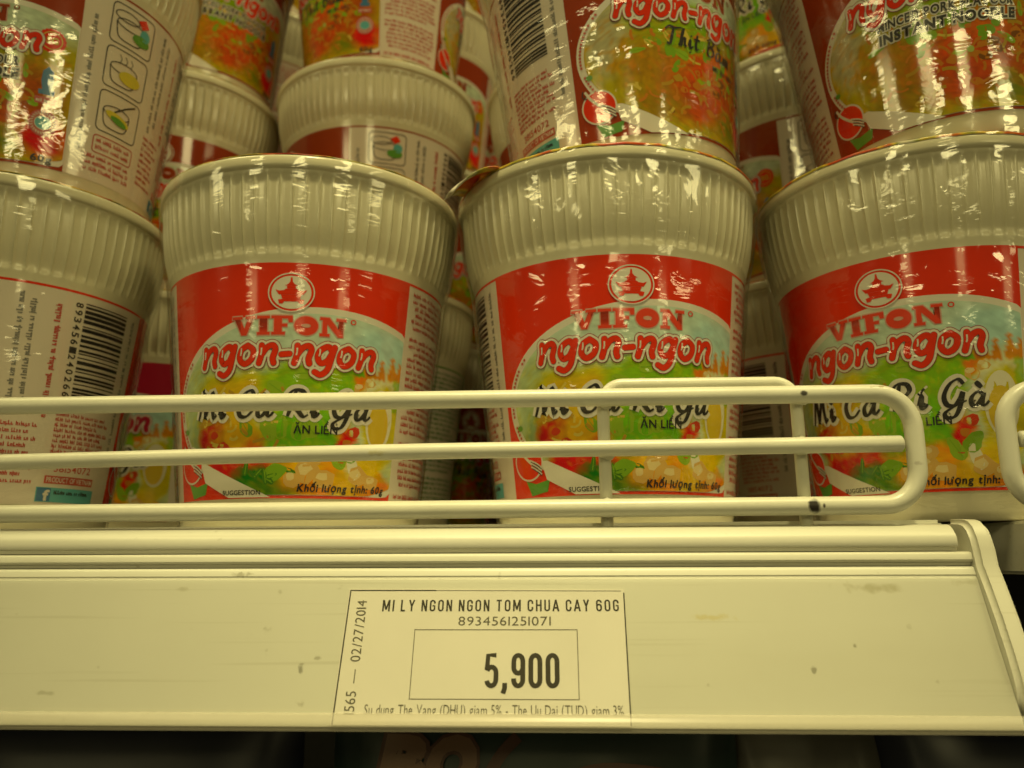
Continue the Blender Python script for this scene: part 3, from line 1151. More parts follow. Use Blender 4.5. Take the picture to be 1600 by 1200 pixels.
def instructions(b):
    out = []
    rnd = random.Random(31)
    p = Print()
    p.small_text(b + 4.2, b + 50, 0, 1.5, "print_grey", 1, rnd)
    # vertical line of print: turn it by hand
    p.V = [(b + 4.2 - y, 14 + (x - b - 4.2)) for x, y in p.V]
    out.append(("instruction_text", p.build("instruction_text", on_cup, 2.5)))
    for i in range(3):
        q = Print()
        v1 = 66 - i * 15.2
        v0 = v1 - 13.6
        q.frame(b + 8, v0, b + 23, v1, .32, "print_black", 1, rad=1.6)
        cx, cy = b + 14.5, v0 + 5.6
        q.ring(cx, cy + 2, 4.9, 1.9, .3, "print_black", 2, 30)
        q.stroke([(cx - 4.9, cy + 1.8), (cx - 3.8, cy - 3), (cx, cy - 3.9), (cx + 3.8, cy - 3), (cx + 4.9, cy + 1.8)], .32, "print_black", 2)
        if i == 0:
            q.ring(cx - 1.5, cy + 4.4, 4.2, 1.9, .28, "print_black", 2, 30)
            q.poly([(cx + 2, cy + 5.6), (cx + 4.6, cy + 7.2), (cx + 6.2, cy + 5), (cx + 3.8, cy + 3.4)], "print_red", 3)
            q.ellipse(cx + 5.2, cy + 1.6, 1.9, 2, "print_teal", 3, 18)
            q.ellipse(cx + 4, cy - .9, 3.2, 1.8, "print_leaf", 3, 18)
        elif i == 1:
            q.ellipse(cx + 2.4, cy - .4, 4, 2.3, "print_yellow", 3, 24)
            for k in range(3):
                q.stroke([(cx - 2 + k * 2, cy + 3.6), (cx - 1.4 + k * 2, cy + 5), (cx - 2.2 + k * 2, cy + 6.4)], .28, "print_grey", 2)
        else:
            q.ellipse(cx + .5, cy + .2, 4.6, 1.5, "print_yellow", 3, 24, rot=-.25)
            q.ellipse(cx + 1, cy - .6, 3.2, 1.1, "print_leaf", 4, 24, rot=-.25)
            q.stroke([(cx - 1, cy + 2), (cx + 3, cy + 5), (cx + 6.4, cy + 7)], .5, "print_black", 2)
        out.append(("pictogram", q.build("pictogram", on_cup, 2.5)))
    q = Print()
    q.frame(b + 8, 14.5, b + 23, 20.2, .35, "print_ink_red", 1, rad=1)
    q.small_text(b + 9, b + 22, 18, 1.3, "print_ink_red", 1, rnd)
    q.small_text(b + 9, b + 22, 15.8, 1.3, "print_ink_red", 1, rnd)
    for k in range(3):
        q.small_text(b + 6, b + 24, 12.3 - 2.1 * k, 1.35, "print_ink_red", 1, rnd)
    out.append(("red_text", q.build("red_text", on_cup, 2.5)))
    q = Print()
    for dx, l0, l1, hh, mm in ((29, 30, 66, 1.6, "print_grey"), (32, 33, 64, 1.5, "print_grey"), (38.5, 30, 66, 1.7, "print_ink_red"), (64.8, 22, 66, 1.5, "print_grey")):
        s = len(q.V)
        q.small_text(0, l1 - l0, 0, hh, mm, 1, rnd)
        q.V[s:] = [(b + dx - y, l0 + x) for x, y in q.V[s:]]
    s = len(q.V)
    for k in range(14):
        q.small_text(b + 41.5, b + 41.5 + rnd.uniform(14, 21), 31 - 1.0 * 0 - 1.55 * k if k < 9 else 100, 1.15, "print_ink_red", 1, rnd)
    keep = [i for i, f in enumerate(q.F) if max(q.V[j][1] for j in f) < 90]
    q.F = [q.F[i] for i in keep]; q.M = [q.M[i] for i in keep]
    for k in range(9):
        q.small_text(b + 27, b + 27 + rnd.uniform(7, 11), 27 - 2.0 * k, 1.25, "print_ink_red", 1, rnd)
    out.append(("instruction_text", q.build("instruction_text", on_cup, 2.5)))
    q = Print()
    v = 65.5
    while v > 36:
        t = rnd.choice((.35, .35, .7, .7, 1.05))
        q.rect(b + 45, v - t, b + 60.5, v, "print_black", 1)
        v -= t + rnd.choice((.35, .5, .7, .9))
    for k, ch in enumerate("8934561240266"):
        s = len(q.V)
        q.text(ch, 0, 1.35, 0, 2.0, "print_black", 1, bold=.02)
        q.V[s:] = [(b + 42.2 + y, 65.2 - k * 2.25 - x) for x, y in q.V[s:]]
    q2 = Print()
    out.append(("barcode", q.build("barcode", on_cup, 2.5)))
    q2.text("38154072", b + 43.5, b + 57, 14.8, 2.0, "print_ink_red", 1, bold=.01)
    q2.rect(b + 41, 11.3, b + 59, 13.6, "print_ink_red", 1)
    q2.text("PRODUCT OF VIETNAM", b + 41.6, b + 58.4, 11.75, 1.4, "print_white", 2, bold=.01)
    q2.rect(b + 39, 6.0, b + 60, 10.2, "print_teal", 1)
    q2.rect(b + 39.3, 6.2, b + 43.6, 10.0, "print_blue", 2)
    q2.text("f", b + 41.2, b + 42.8, 6.5, 2.8, "print_white", 3, bold=.04)
    q2.small_text(b + 44.6, b + 59, 8.3, 1.2, "print_black", 2, rnd)
    out.append(("contact_box", q2.build("contact_box", on_cup, 2.5)))
    return out


def label_base(kind):
    p = Print()
    red = {"curry": "print_red", "pork": "print_brick"}.get(kind, "print_magenta")
    p.rect(VN0, V_BOT, VN0 + 2 * math.pi * R0, V_TOP, "label_paper", -1)
    p.rect(VN0, V_TOP - .75, VN0 + 2 * math.pi * R0 - .01, V_TOP - .02, red, -0.3)
    return p.build("label", on_cup, 2.0)


LABELS = {}


def label_set(kind):
    if kind in LABELS:
        return LABELS[kind]
    parts = []
    parts += front_panel(kind, 0, False)
    parts += ingredients(IG0, IG1)
    parts += front_panel(kind, (EN0 + EN1) / 2, True)
    parts += instructions(IN0)
    LABELS[kind] = (label_base(kind), parts)
    return LABELS[kind]


CUP = cup_mesh()
LID = {False: lid_mesh(False), True: lid_mesh(True)}
TAB = tab_mesh()
FILMS = {"loose": film_mesh(1.3, 1.0), "loose2": film_mesh(7.7, 1.15), "tight": film_mesh(4.1, 0.4)}

GREEN = {"print_red": "print_green", "print_ink_red": "print_ink_green", "print_dark_red": "print_ink_green"}
MAGENTA = {"print_red": "print_magenta", "print_ink_red": "print_ink_violet", "print_dark_red": "print_ink_violet"}


def recolour(o, table):
    for s in o.material_slots:
        if s.material and s.material.name in table:
            new = MATS[table[s.material.name]]
            s.link = 'OBJECT'
            s.material = new


SLOPE = 0.0042   # the shelf plate rises slightly to the right


def SHELF_Z(x):
    return max(0, (x + 0.1655)) * SLOPE


CUP_H = 98.9 + FOOT


def noodle_cup(label, group, kind, x, y, tier, turn, film=None, tab=None, tilt=(0, 0), table=None, dz=0.0, skirt=False):
    dz += 1000 * SHELF_Z(x * MM)
    root = empty("noodle_cup", ((x - (tier * CUP_H) * SLOPE) * MM, y * MM, (tier * CUP_H + dz) * MM), (R(tilt[0]), R(tilt[1]), R(turn)))
    root.rotation_mode = 'XYZ'
    # tilt is about the world axes, the turn about the cup's own axis
    root.rotation_euler = (Matrix.Rotation(R(tilt[1]) - math.atan(SLOPE), 3, 'Y') @ Matrix.Rotation(R(tilt[0]), 3, 'X') @ Matrix.Rotation(R(turn), 3, 'Z')).to_euler()
    tag(root, label, "noodle cup", group)
    mesh_obj("cup_wall", CUP, root)
    lid = mesh_obj("lid", LID[skirt], root)
    if tab is not None:
        t = mesh_obj("pull_tab", TAB, lid)
        t.rotation_euler = (0, 0, R(tab - turn))
    base, parts = label_set(kind)
    lb = mesh_obj("label", base, root)
    if table:
        recolour(lb, table)
    for nm, me in parts:
        o = mesh_obj(nm, me, lb)
        if table:
            recolour(o, table)
    if film:
        mesh_obj("shrink_film", FILMS[film], root)
    return root


# ------------------------------------------------------------------ shelf and background (structure)
def box_mesh(name, x0, x1, y0, y1, z0, z1, m, bev=0.0008):
    bm = bmesh.new()
    bmesh.ops.create_cube(bm, size=1, matrix=Matrix.Translation(((x0 + x1) / 2, (y0 + y1) / 2, (z0 + z1) / 2)) @ Matrix.Diagonal((x1 - x0, y1 - y0, z1 - z0, 1)))
    if bev:
        bmesh.ops.bevel(bm, geom=bm.edges[:], offset=bev, segments=2, affect='EDGES')
    me = bpy.data.meshes.new(name)
    bm.to_mesh(me); bm.free()
    me.materials.append(MATS[m])
    return me


def structure(name, me):
    o = mesh_obj(name, me)
    o["kind"] = "structure"
    return o


for px0, px1 in ((-0.42, 0.1050), (0.1280, 0.52)):
    sp = structure("shelf_plate", box_mesh("shelf_plate", px0 + 0.1655, px1 + 0.1655, 0.2068, 0.600, -0.0160, -0.0028, "shelf_paint"))
    sp.location = (-0.1655, 0, 0)
    sp.rotation_euler = (0, -math.atan(0.0042), 0)
structure("shelf_back", box_mesh("shelf_back", -0.6, 0.7, 0.602, 0.620, -0.5, 0.75, "dark_metal"))
structure("lower_shelf", box_mesh("lower_shelf", -0.6, 0.7, 0.215, 0.600, -0.345, -0.330, "dark_metal"))

# ------------------------------------------------------------------ price rail
LEAN = R(23)
RY, RZ = 0.195, -0.013


def on_rail(u, v, lay):
    """u mm along the rail, v mm down its sloping face"""
    s = v * MM
    y = RY - s * math.sin(LEAN) - (lay * MM) * math.cos(LEAN)
    z = RZ - s * math.cos(LEAN) + (lay * MM) * math.sin(LEAN)
    return Vector((u * MM, y, z))


def rail_pt(s, out):
    p = on_rail(0, s, out)
    return (p.y, p.z)


STAINS = [
    ((-0.0608, .1940, -.0139), (.0035, .004, .0012), (.20, .18, .10), 0.56, 900, 1.25),
    ((-0.0740, .1925, -.0170), (.0030, .004, .0010), (.30, .27, .16), 0.38, 700, 1.2),
    ((0.0815, .1933, -.0172), (.0100, .004, .0019), (.36, .33, .19), 0.56, 420, 1.35),
    ((0.0465, .1905, -.0233), (.0075, .004, .0011), (.52, .44, .14), 0.49, 500, 1.30),
    ((-0.0433, .1860, -.0336), (.0010, .004, .0016), (.12, .11, .07), 0.68, 900, 1.35),
    ((0.0659, .1860, -.0336), (.0008, .004, .0009), (.12, .11, .07), 0.64, 900, 1.4),
    ((0.0755, .1880, -.0290), (.0006, .004, .0007), (.16, .14, .08), 0.60, 900, 1.4),
    ((-0.0980, .1838, -.0385), (.0040, .004, .0008), (.28, .26, .16), 0.45, 800, 1.25),
    ((-0.0400, .1868, -.0315), (.0011, .004, .0006), (.2, .18, .11), 0.52, 900, 1.35),
    ((0.1030, .1940, -.0160), (.0060, .004, .0012), (.42, .40, .28), 0.45, 700, 1.25),
]
stained("rail_plastic", (0.63, 0.625, 0.54), 0.34, STAINS, var=0.05, scale=18, bump=0.05, bscale=300)


def scuffs(name, amount):
    """fine lengthwise scratches and dust specks over a painted surface"""
    nt = MATS[name].node_tree
    N, L = nt.nodes, nt.links
    b = N["Principled BSDF"]
    src = b.inputs["Base Color"].links[0].from_socket
    tc = [n for n in N if n.type == 'TEX_COORD'][0]
    for sc, lo, hi, k, col in (((14, 900, 900), .60, .72, .30, (.42, .40, .30)), ((260, 260, 260), .70, .78, .45, (.25, .22, .14)), ((6, 60, 60), .50, .75, .22, (.48, .46, .34))):
        mp = N.new("ShaderNodeMapping"); mp.inputs["Scale"].default_value = sc
        L.new(tc.outputs["Object"], mp.inputs[0])
        n = N.new("ShaderNodeTexNoise"); n.inputs["Scale"].default_value = 1.0; n.inputs["Detail"].default_value = 3
        L.new(mp.outputs[0], n.inputs["Vector"])
        mr = N.new("ShaderNodeMapRange")
        mr.inputs[1].default_value = lo; mr.inputs[2].default_value = hi; mr.inputs[3].default_value = 0; mr.inputs[4].default_value = k * amount
        L.new(n.outputs["Fac"], mr.inputs[0])
        mx = N.new("ShaderNodeMix"); mx.data_type = 'RGBA'
        L.new(mr.outputs[0], mx.inputs[0]); L.new(src, mx.inputs[6]); mx.inputs[7].default_value = (*col, 1)
        src = mx.outputs[2]
    L.new(src, b.inputs["Base Color"])


scuffs("rail_plastic", 1.0)
scuffs("shelf_paint", 0.9)


def price_rail(x0, x1, label, endcap):
    root = tag(empty("price_rail", ((x0 + x1) / 2, RY, RZ)), label, "price rail", "price rails along the shelf front")
    off = -Vector(root.location)

    def put(name, me, parent=root):
        me.transform(Matrix.Translation(off))
        return mesh_obj(name, me, parent)

    xe = x1 - (0.0026 if endcap else 0)
    put("top_lip", extrude_profile([(.2064, -.0030), (.1996, -.0031), (.1984, -.0035), (.1972, -.0044), (.1963, -.0054), (.1959, -.0060), (.1956, -.0076), (.1958, -.0081), (.1964, -.0083),
                                    (.1966, -.0091), (.2064, -.0091)], x0, xe, "shelf_paint", "top_lip"))
    put("middle_bead", extrude_profile([(.1990, -.00935), (.1966, -.00925), (.1957, -.0094), (.1953, -.0098), (.1951, -.0110), (.1954, -.0115), (.1962, -.01165), (.1964, -.0124), (.2040, -.0124), (.2040, -.00935)],
                                       x0, x1, "shelf_paint", "middle_bead"))
    face = extrude_profile([rail_pt(-0.6, -1.8), rail_pt(-0.7, -.5), rail_pt(-0.3, -.08), rail_pt(0.2, 0), rail_pt(1.4, 0), rail_pt(1.6, -.25), rail_pt(2.1, -.25), rail_pt(2.3, 0),
                            rail_pt(32.0, 0), rail_pt(34.2, -.2), rail_pt(34.4, -2.0)], x0, x1, "rail_plastic", "rail_face")
    # object coordinates of this part keep the place of the stains
    fo = mesh_obj("rail_face", face, root)
    fo.matrix_parent_inverse = Matrix.Translation(off)
    put("lower_lip", extrude_profile([rail_pt(31.6, .35), rail_pt(31.7, .95), rail_pt(32.1, 1.35), rail_pt(32.8, 1.5), rail_pt(33.4, 1.75), rail_pt(34.1, 1.85), rail_pt(34.6, 1.6),
                                      rail_pt(35.0, .9), rail_pt(35.1, -.4), rail_pt(34.5, -.5), rail_pt(34.3, .3)], x0, x1, "frosted_lip", "lower_lip"))
    put("clear_cover", extrude_profile([rail_pt(2.4, .62), rail_pt(2.4, .80), rail_pt(31.55, .80), rail_pt(31.55, .62)], x0 + .0003, x1 - .0003, "clear_plastic", "clear_cover"))
    if endcap:
        # raised end plate with a rounded nose
        pr = [(.2064, -.0016), (.2000, -.0020), (.1978, -.0025), (.1960, -.0038), (.1947, -.0060), (.1937, -.0088)]
        pr += [rail_pt(s, o) for s, o in ((0, 2.1), (4, 2.5), (12, 3.0), (20, 3.0), (25, 2.6), (28, 1.9), (30, 0.9), (31, -.5))]
        pr += [rail_pt(31, -4), (.2064, -.014)]
        me = extrude_profile(pr, x1 + .0001, x1 + .0050, "shelf_paint", "end_plate")
        bm = bmesh.new(); bm.from_mesh(me)
        ed = [e for e in bm.edges if len(e.link_faces) == 2 and e.calc_face_angle(0) > R(60) and abs((e.verts[0].co - e.verts[1].co).x) < 1e-6]
        bmesh.ops.bevel(bm, geom=ed, offset=.0011, segments=3, affect='EDGES')
        bm.to_mesh(me); bm.free()
        me.shade_smooth(); me.set_sharp_from_angle(angle=R(50))
        put("end_plate", me)
    return root


def frosted(name):
    m = bpy.data.materials.new(name)
    m.use_nodes = True
    nt = m.node_tree
    N, L = nt.nodes, nt.links
    b = N["Principled BSDF"]
    b.inputs["Base Color"].default_value = (0.66, 0.62, 0.50, 1)
    b.inputs["Roughness"].default_value = 0.28
    tr = N.new("ShaderNodeBsdfTransparent")
    mx = N.new("ShaderNodeMixShader"); mx.inputs[0].default_value = 0.3
    L.new(tr.outputs[0], mx.inputs[1]); L.new(b.outputs[0], mx.inputs[2])
    L.new(mx.outputs[0], N["Material Output"].inputs["Surface"])
    MATS[name] = m


frosted("frosted_lip")
price_rail(-0.42, 0.1054, "long cream price rail running along the shelf front, holding the price tag", True)
price_rail(0.1280, 0.52, "cream price rail of the next bay, beyond the end plate at right", False)

# ------------------------------------------------------------------ price tag
mat("tag_paper", (0.71, 0.68, 0.605), 0.5, 0.3, var=0.03, scale=60)
mat("tag_ink", (0.035, 0.030, 0.018), 0.5, 0.3)
mat("tag_grey_ink", (0.10, 0.09, 0.06), 0.5, 0.3)


def arc(cx, cy, rx, ry, a0, a1, n=8):
    return [(cx + rx * math.cos(R(a0 + (a1 - a0) * k / n)), cy + ry * math.sin(R(a0 + (a1 - a0) * k / n))) for k in range(n + 1)]


def condensed(p, word, u0, u1, v, h, m, weight, layer=0, gap=.16, space=.26):
    """condensed bold sans lettering, centre-line strokes in a unit box"""
    T = weight
    W, X = .34, .17
    b, t = -T / 2, 1 + T / 2
    D = {
        'M': ([[(0, b), (0, t)], [(.5, b), (.5, t)], [(.02, t - .02), (.25, .1)], [(.25, .1), (.48, t - .02)]], .5), 'I': ([[(0, b), (0, t)]], 0),
        'L': ([[(0, b), (0, t)], [(0, 0), (.3, 0)]], .3), 'Y': ([[(0, t), (.19, .42)], [(.38, t), (.19, .42)], [(.19, b), (.19, .45)]], .38),
        'N': ([[(0, b), (0, t)], [(W, b), (W, t)], [(.01, t - .03), (W - .01, b + .03)]], W), 'T': ([[(.18, b), (.18, 1)], [(-.03, 1), (.39, 1)]], .36),
        'H': ([[(0, b), (0, t)], [(W, b), (W, t)], [(0, .52), (W, .52)]], W), 'A': ([[(-.03, b), (.19, t)], [(.41, b), (.19, t)], [(.05, .27), (.33, .27)]], .38),
        'U': ([[(0, t), (0, .2)] + arc(X, .2, X, .2, 180, 360) + [(W, t)]], W),
        'O': ([arc(X, .8, X, .2, 0, 180) + arc(X, .2, X, .2, 180, 360) + [(W, .8)]], W),
        'C': ([[(W, .66), (W, .8)] + arc(X, .8, X, .2, 0, 180) + arc(X, .2, X, .2, 180, 360) + [(W, .36)]], W),
        'G': ([[(W, .7), (W, .8)] + arc(X, .8, X, .2, 0, 180) + arc(X, .2, X, .2, 180, 360) + [(W, .48), (.16, .48)]], W),
        '6': ([[(W, .76)] + arc(X, .8, X, .2, 10, 180) + arc(X, .2, X, .2, 180, 360) + arc(X, .40, X, .19, 0, 180)], W),
        '9': ([[(0, .24)] + arc(X, .2, X, .2, 190, 360) + arc(X, .8, X, .2, 0, 180) + arc(X, .60, X, .19, 180, 360)], W),
        '5': ([[(W, 1), (.03, 1), (0, .52)] + arc(X, .42, X, .19, 150, 0) + arc(X, .2, X, .2, 0, -170)], W),
        ',': ([[(.03, T * .55), (.03, b), (-.03, b - .16)]], .06),
    }
    D['0'] = D['O']
    tot = sum(space if c == ' ' else D[c][1] + T + gap for c in word) - gap
    k = (u1 - u0) / tot
    ky = h / (1 + T)
    x = T / 2
    for c in word:
        if c == ' ':
            x += space
            continue
        for st in D[c][0]:
            Q = [(u0 + (x + a) * k, v + (q + T / 2) * ky) for a, q in st]
            p.stroke(Q, T * (k + ky) / 2, m, layer, smooth=False)
        x += D[c][1] + T + gap


def price_tag():
    root = tag(empty("price_tag", on_rail(-5.7, 34, 0.1)), "white paper price tag printed 5,900 slotted in the price rail", "price tag")
    off = Matrix.Translation(-Vector(root.location))
    H = 34.0

    def flip(p):   # print in rail coordinates with v upward
        def mp(u, v, lay):
            return on_rail(u + 2.0, -v, 0.29 + lay)
        return mp

    def put(name, p):
        me = p.build(name, flip(p))
        me.transform(off)
        mesh_obj(name, me, root)

    bm = bmesh.new()
    co = [on_rail(u, v, l) for l in (0.03, 0.26) for u, v in ((-34.9, 4.7), (27.3, 4.9), (27.1, H), (-35.2, H))]
    vs = [bm.verts.new(c) for c in co]
    for f in ((4, 7, 6, 5), (0, 1, 2, 3), (0, 4, 5, 1), (1, 5, 6, 2), (2, 6, 7, 3), (3, 7, 4, 0)):
        bm.faces.new([vs[i] for i in f])
    bmesh.ops.recalc_face_normals(bm, faces=bm.faces)
    me = bpy.data.meshes.new("paper"); bm.to_mesh(me); bm.free()
    me.materials.append(MATS["tag_paper"]); me.transform(off)
    mesh_obj("paper", me, root)
    p = Print()
    p.stroke([(-36.5, -4.9), (-36.8, -33.9)], .30, "tag_ink", 0, smooth=False)
    p.stroke([(25.15, -5.6), (24.95, -33.9)], .28, "tag_ink", 0, smooth=False)
    p.stroke([(-36.5, -4.95), (-17, -5.0)], .26, "tag_ink", 0, smooth=False)
    p.stroke([(-17, -5.0), (24.5, -5.2)], .12, "tag_grey_ink", 0, smooth=False)
    p.frame(-21.2, -28.8, 14.6, -13.9, .16, "tag_grey_ink", 0)
    put("border", p)
    p = Print()
    condensed(p, "MI LY NGON NGON TOM CHUA CAY 60G", -28.9, 23.9, -9.85, 2.65, "tag_ink", .15, gap=.20, space=.34)
    put("lettering", p)
    p = Print()
    p.text("8934561251071", -11.6, 8.8, -13.05, 2.0, "tag_grey_ink", 0, gap=.12)
    put("lettering", p)
    p = Print()
    condensed(p, "5,900", -5.4, 10.5, -26.5, 7.5, "tag_ink", .17, gap=.13)
    put("price_digits", p)
    p = Print()
    p.text("1565 — 02/27/2014", 0, 24.6, 0, 2.15, "tag_grey_ink", 0, gap=.11, space=.45)
    p.V = [(-32.5 - y + .00 * x, -31.9 + x) for x, y in p.V]
    put("date", p)
    p = Print()
    p.text("Su dung The Vang (DHU) giam 5% - The Uu Dai (TUD) giam 3%", -30.4, 23.6, -31.95, 2.1, "tag_grey_ink", 0, gap=.11)
    # the lower edge of this line is trimmed off where the paper goes under the lip
    p.V = [(x, max(y, -31.75)) for x, y in p.V]
    put("lettering", p)
    return root


price_tag()

# ------------------------------------------------------------------ wire fences
CHIPS = [((.0716, .1970, .0278), (.0011, .003, .0009), (.03, .025, .02), .95, 300, 1.6), ((.0722, .1970, .0012), (.0017, .003, .0017), (.03, .025, .02), 1, 300, 1.6),
         ((.0742, .1970, .0012), (.0005, .003, .0008), (.05, .04, .03), .95, 300, 1.6), ((.0900, .1970, .0292), (.0050, .003, .0006), (.25, .2, .08), .8, 900, 1.25),
         ((.0965, .1970, .0108), (.0018, .003, .0010), (.4, .37, .3), .7, 700, 1.25), ((-.030, .1975, .0145), (.0040, .003, .0014), (.5, .44, .18), .6, 500, 1.25)]
stained("wire_paint", (0.66, 0.65, 0.54), 0.33, CHIPS, var=0.07, scale=60, bump=0.25, bscale=160)


def wire_fence(label, x0, x1, zl, zr, left_end, right_end, mid, supports):
    """zl / zr: heights of the bottom, middle and top wire at the two ends"""
    fy = 0.1990
    root = tag(empty("wire_fence", ((x0 + x1) / 2, fy, 0)), label, "wire fence", "wire fences along the shelf edge")
    inv = Matrix.Translation(-Vector(root.location))

    def put(name, V, F):
        o = mesh_obj(name, make_mesh(name, V, F, "wire_paint", smooth=True, sharp=50), root)
        o.matrix_parent_inverse = inv
    pts = [(x0, fy, zl[0]), (x1, fy, zr[0]), (x1, fy, zr[2]), (x0, fy, zl[2])]
    V, F = tube(round_corner_path(pts, .0085, 10, closed=True), .00216, 20, closed=True)
    put("outer_loop", V, F)
    m0, m1 = mid
    n = 12
    V, F = tube([(m0 + (m1 - m0) * k / n, fy - .0004, zl[1] + (zr[1] - zl[1]) * ((m0 + (m1 - m0) * k / n) - x0) / (x1 - x0) + .0003 * math.sin(k * .9)) for k in range(n + 1)], .00195, 18)
    put("middle_wire", V, F)
    for a, b, zt in supports:
        y = fy + .0037
        V, F = tube(round_corner_path([(a, y, -.0028), (a - .0004, y, zt), (b - .0004, y, zt), (b, y, -.0028)], .0050, 8), .0015, 14)
        put("support_wire", V, F)
        for wx in (a, b):
            for k in range(3):
                wz = zl[k] + (zr[k] - zl[k]) * (wx - x0) / (x1 - x0)
                V, F = [], []
                for j in range(7):
                    for i in range(12):
                        t1, t2 = math.pi * j / 6, 2 * math.pi * i / 12
                        bump = 1 + .15 * math.sin(3 * t2 + k + wx * 900)
                        V.append((wx + .0026 * bump * math.sin(t1) * math.cos(t2), fy + .0022 + .0012 * math.cos(t1), wz + .0024 * bump * math.sin(t1) * math.sin(t2)))
                for j in range(6):
                    for i in range(12):
                        F.append((j * 12 + i, j * 12 + (i + 1) % 12, (j + 1) * 12 + (i + 1) % 12, (j + 1) * 12 + i))
                put("weld_bead", V, F)
    return root


wire_fence("long white wire fence standing on the shelf edge before the noodle cups", -0.36, 0.0971, (-.0003, .0106, .0268), (.0014, .0160, .0279), True, True,
           (-0.358, .0936), [(.0246, .0716, .0316), (-.245, -.197, .0306)])
wire_fence("white wire fence of the next bay, only its rounded end in view at right edge", 0.1184, 0.50, (.0012, .0165, .0286), (.0005, .0165, .0286), True, True,
           (.1213, .498), [(.190, .238, .0318)])

# ------------------------------------------------------------------ noodle cups
G1 = "noodle cups standing in the front row on the shelf"
G2 = "noodle cups stacked on the front row"
G3 = "noodle cups in the rows behind"
CX = {"A": -165.5, "B": -65, "C": 30.2, "D": 127}
Y1, Y2, Y3, Y4 = 254, 362, 459, 544

noodle_cup("leftmost front noodle cup, turned to show its barcode and red small print", G1, 'curry', CX["A"], Y1, 0, 151, film="tight")
noodle_cup("front noodle cup with red chicken curry label, no cup stacked on it", G1, 'curry', CX["B"], Y1, 0, 4.5, film="tight")
noodle_cup("front noodle cup with red chicken curry label and torn lid tab at its left", G1, 'curry', CX["C"], Y1, 0, 0, film="loose", tab=-58, skirt=True)
noodle_cup("rightmost front noodle cup, curry label turned left behind the fence end", G1, 'curry', CX["D"], Y1, 0, -43, film="loose2", skirt=True)

noodle_cup("top left noodle cup with cooking pictograms, stacked on the barcode cup", G2, 'pork', CX["A"] + 4, Y1 + 2, 1, -163, film="loose2")
noodle_cup("minced pork noodle cup with handwritten-style name, stacked on the cup with the lid tab", G2, 'pork', CX["C"] + 8, Y1 + 2, 1, 27, film="loose", tilt=(0, -3), dz=1.6)
noodle_cup("noodle cup lettered minced pork flavour instant noodle, stacked at top right", G2, 'pork', CX["D"] + 9, Y1 - 6, 1, -173, film="loose2", tilt=(0, -2.5), dz=1.4)

noodle_cup("magenta labelled noodle cup standing behind the two leftmost front cups", G3, 'curry', CX["A"] + 0, Y2, 0, -17, table=MAGENTA)
noodle_cup("green labelled noodle cup standing in the gap between the two middle front cups", G3, 'curry', CX["B"] - 4, Y2, 0, -10, table=GREEN, skirt=True)
noodle_cup("noodle cup behind the lid tab cup, mostly hidden, on the shelf", G3, 'curry', CX["C"] + 6, Y2, 0, 60)
noodle_cup("noodle cup showing its barcode in the gap left of the rightmost front cup", G3, 'curry', CX["D"] - 2, Y2, 0, 25)

noodle_cup("noodle cup with plain ribbed top seen behind the top left cup", G3, 'pork', CX["A"] + 0, Y2, 1, 10)
noodle_cup("noodle cup with pictogram box seen above the rim of the unstacked front cup", G3, 'pork', CX["B"] - 4, Y2, 1, 150)
noodle_cup("noodle cup whose left rim edge peeks out beside the wrapped minced pork cup", G3, 'pork', CX["C"] + 1, Y2, 1, 100)
noodle_cup("noodle cup with red label corner between the two top right cups", G3, 'pork', CX["D"] + 3, Y2, 1, 124, film="loose")

noodle_cup("noodle cup lettered instant noodle at the top edge behind the pictogram cup", G3, 'pork', CX["A"] + 6, Y2 + 2, 2, -112)
noodle_cup("noodle cup with orange picture and white text panel, upper middle at the top edge", G3, 'pork', CX["B"] - 3, Y2, 2, -43)
noodle_cup("noodle cup with yellow and red print at the top edge between top right cups", G3, 'curry', CX["D"] + 4, Y2, 2, -60, film="loose")

for key, tier, turn, lab in (("B", 1, 60, "dim noodle cup in the third row, its label dark red in the shade"),
                             ("B", 2, 20, "third row noodle cup with ribbed rim right of the upper middle cup"),
                             ("A", 2, -30, "third row noodle cup showing between the two cups at top left"),
                             ("B", 3, -80, "third row noodle cup with orange picture at the top edge"),
                             ("A", 3, 60, "third row noodle cup with white and green print at the top edge"),
                             ("B", 0, 40, "dark noodle cup deep in the gap between the middle front cups"),
                             ("C", 1, 200, "third row noodle cup in deep shade left of the wrapped minced pork cup")):
    noodle_cup(lab, G3, 'pork', CX[key] + (3 if tier else 6), Y3, tier, turn)
noodle_cup("farthest noodle cup in the dark slot right of the pictogram cup", G3, 'pork', -17, Y4, 1, -4)
noodle_cup("farthest noodle cup, dark red, in the slot between the middle front cups", G3, 'pork', -17, Y4, 0, 8)
noodle_cup("farthest noodle cup high in the slot left of the wrapped minced pork cup", G3, 'pork', -17, Y4, 2, 3)
for key in ("A", "C"):
    if key == "A":
        noodle_cup("third row noodle cup low in the shade behind the magenta cup", G3, 'pork', CX[key] + 3, Y3, 0, 30)
        noodle_cup("third row noodle cup in the shade behind the plain ribbed cup", G3, 'pork', CX[key] + 3, Y3, 1, 30)
    else:
        noodle_cup("third row noodle cup on the shelf far behind the lid tab cup", G3, 'pork', CX[key] + 5, Y3, 0, 30)

# ------------------------------------------------------------------ packets on the shelf below
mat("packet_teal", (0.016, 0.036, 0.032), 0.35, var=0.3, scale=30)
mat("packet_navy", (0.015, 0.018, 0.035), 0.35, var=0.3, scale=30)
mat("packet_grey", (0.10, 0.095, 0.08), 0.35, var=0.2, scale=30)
mat("packet_ink", (0.09, 0.032, 0.018), 0.4)
mat("packet_cream", (0.20, 0.105, 0.06), 0.4)


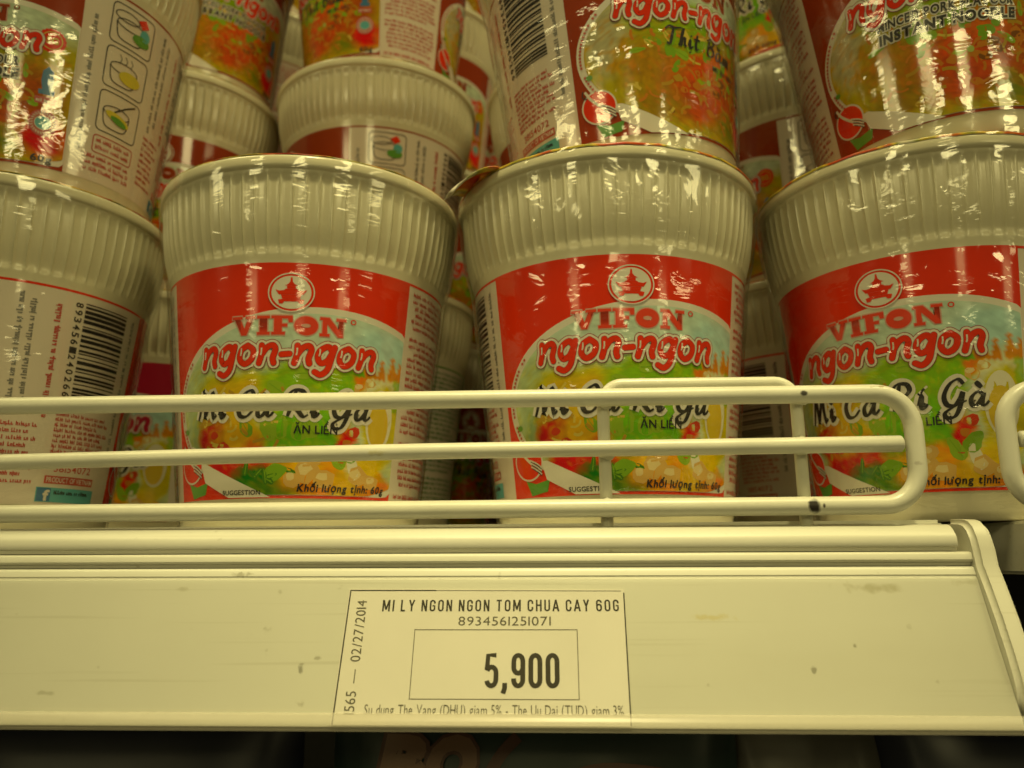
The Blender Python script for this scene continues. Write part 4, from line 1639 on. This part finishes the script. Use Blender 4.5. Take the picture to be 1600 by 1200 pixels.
def packet(label, x, wd, y, ztop, h, m, tiltz=0.0, art=False):
    """pillow packet with crimped top and bottom seals"""
    root = tag(empty("noodle_packet", (x, y, ztop - h), (0, 0, R(tiltz))), label, "noodle packet", "packets on the shelf below")
    nu, nv, th = 24, 28, 0.014
    V, F = [], []
    for side in (-1, 1):
        for j in range(nv + 1):
            q = j / nv
            for i in range(nu + 1):
                s = i / nu * 2 - 1
                e = max(0, 1 - abs(s) ** 4) ** .5 * max(0, 1 - abs(min(1, abs(q * 2 - 1) / .92)) ** 5) ** .5
                wr = .0008 * noise.noise(Vector((s * 3 + x * 90, q * 5, side)))
                V.append((s * wd / 2 * (1 - .02 * e), side * (th * e + .0002) + wr * e, q * h))
    w1 = nu + 1
    for sd in range(2):
        b = sd * w1 * (nv + 1)
        for j in range(nv):
            for i in range(nu):
                f = (b + j * w1 + i, b + j * w1 + i + 1, b + (j + 1) * w1 + i + 1, b + (j + 1) * w1 + i)
                F.append(f if sd == 0 else f[::-1])
    mesh_obj("pouch", make_mesh("pouch", V, F, m, smooth=True), root)
    if art:
        def on_packet(u, v, lay):
            s = max(-1, min(1, u * MM / (wd / 2))); q = (v * MM) / h
            e = max(0, 1 - abs(s) ** 4) ** .5 * max(0, 1 - abs(min(1, abs(q * 2 - 1) / .92)) ** 5) ** .5
            return Vector((u * MM, -(th * e + .0002) - .0009 - lay * MM, v * MM))
        p = Print()
        t = (-0.0665 - (ztop - h)) / MM
        for ch, u0, u1 in (("B", -44, -33.5), ("O", -31, -19)):
            p = Print()
            p.text(ch, u0, u1, t - 6, 12, "packet_cream", 2, bold=.07, shear=.2, outline=[(.12, "packet_ink")])
            mesh_obj("lettering", p.build("lettering", on_packet, 3), root)
        p = Print()
        p.stroke([(-14, t - 6), (-9, t + 2), (-4, t + 7)], 3.2, "packet_ink", 2)
        mesh_obj("lettering", p.build("lettering", on_packet, 3), root)
        p = Print()
        p.stroke([(1, t - 7), (20, t - 1), (48, t - 4)], 3, "packet_ink", 2)
        mesh_obj("printed_swoosh", p.build("printed_swoosh", on_packet, 3), root)


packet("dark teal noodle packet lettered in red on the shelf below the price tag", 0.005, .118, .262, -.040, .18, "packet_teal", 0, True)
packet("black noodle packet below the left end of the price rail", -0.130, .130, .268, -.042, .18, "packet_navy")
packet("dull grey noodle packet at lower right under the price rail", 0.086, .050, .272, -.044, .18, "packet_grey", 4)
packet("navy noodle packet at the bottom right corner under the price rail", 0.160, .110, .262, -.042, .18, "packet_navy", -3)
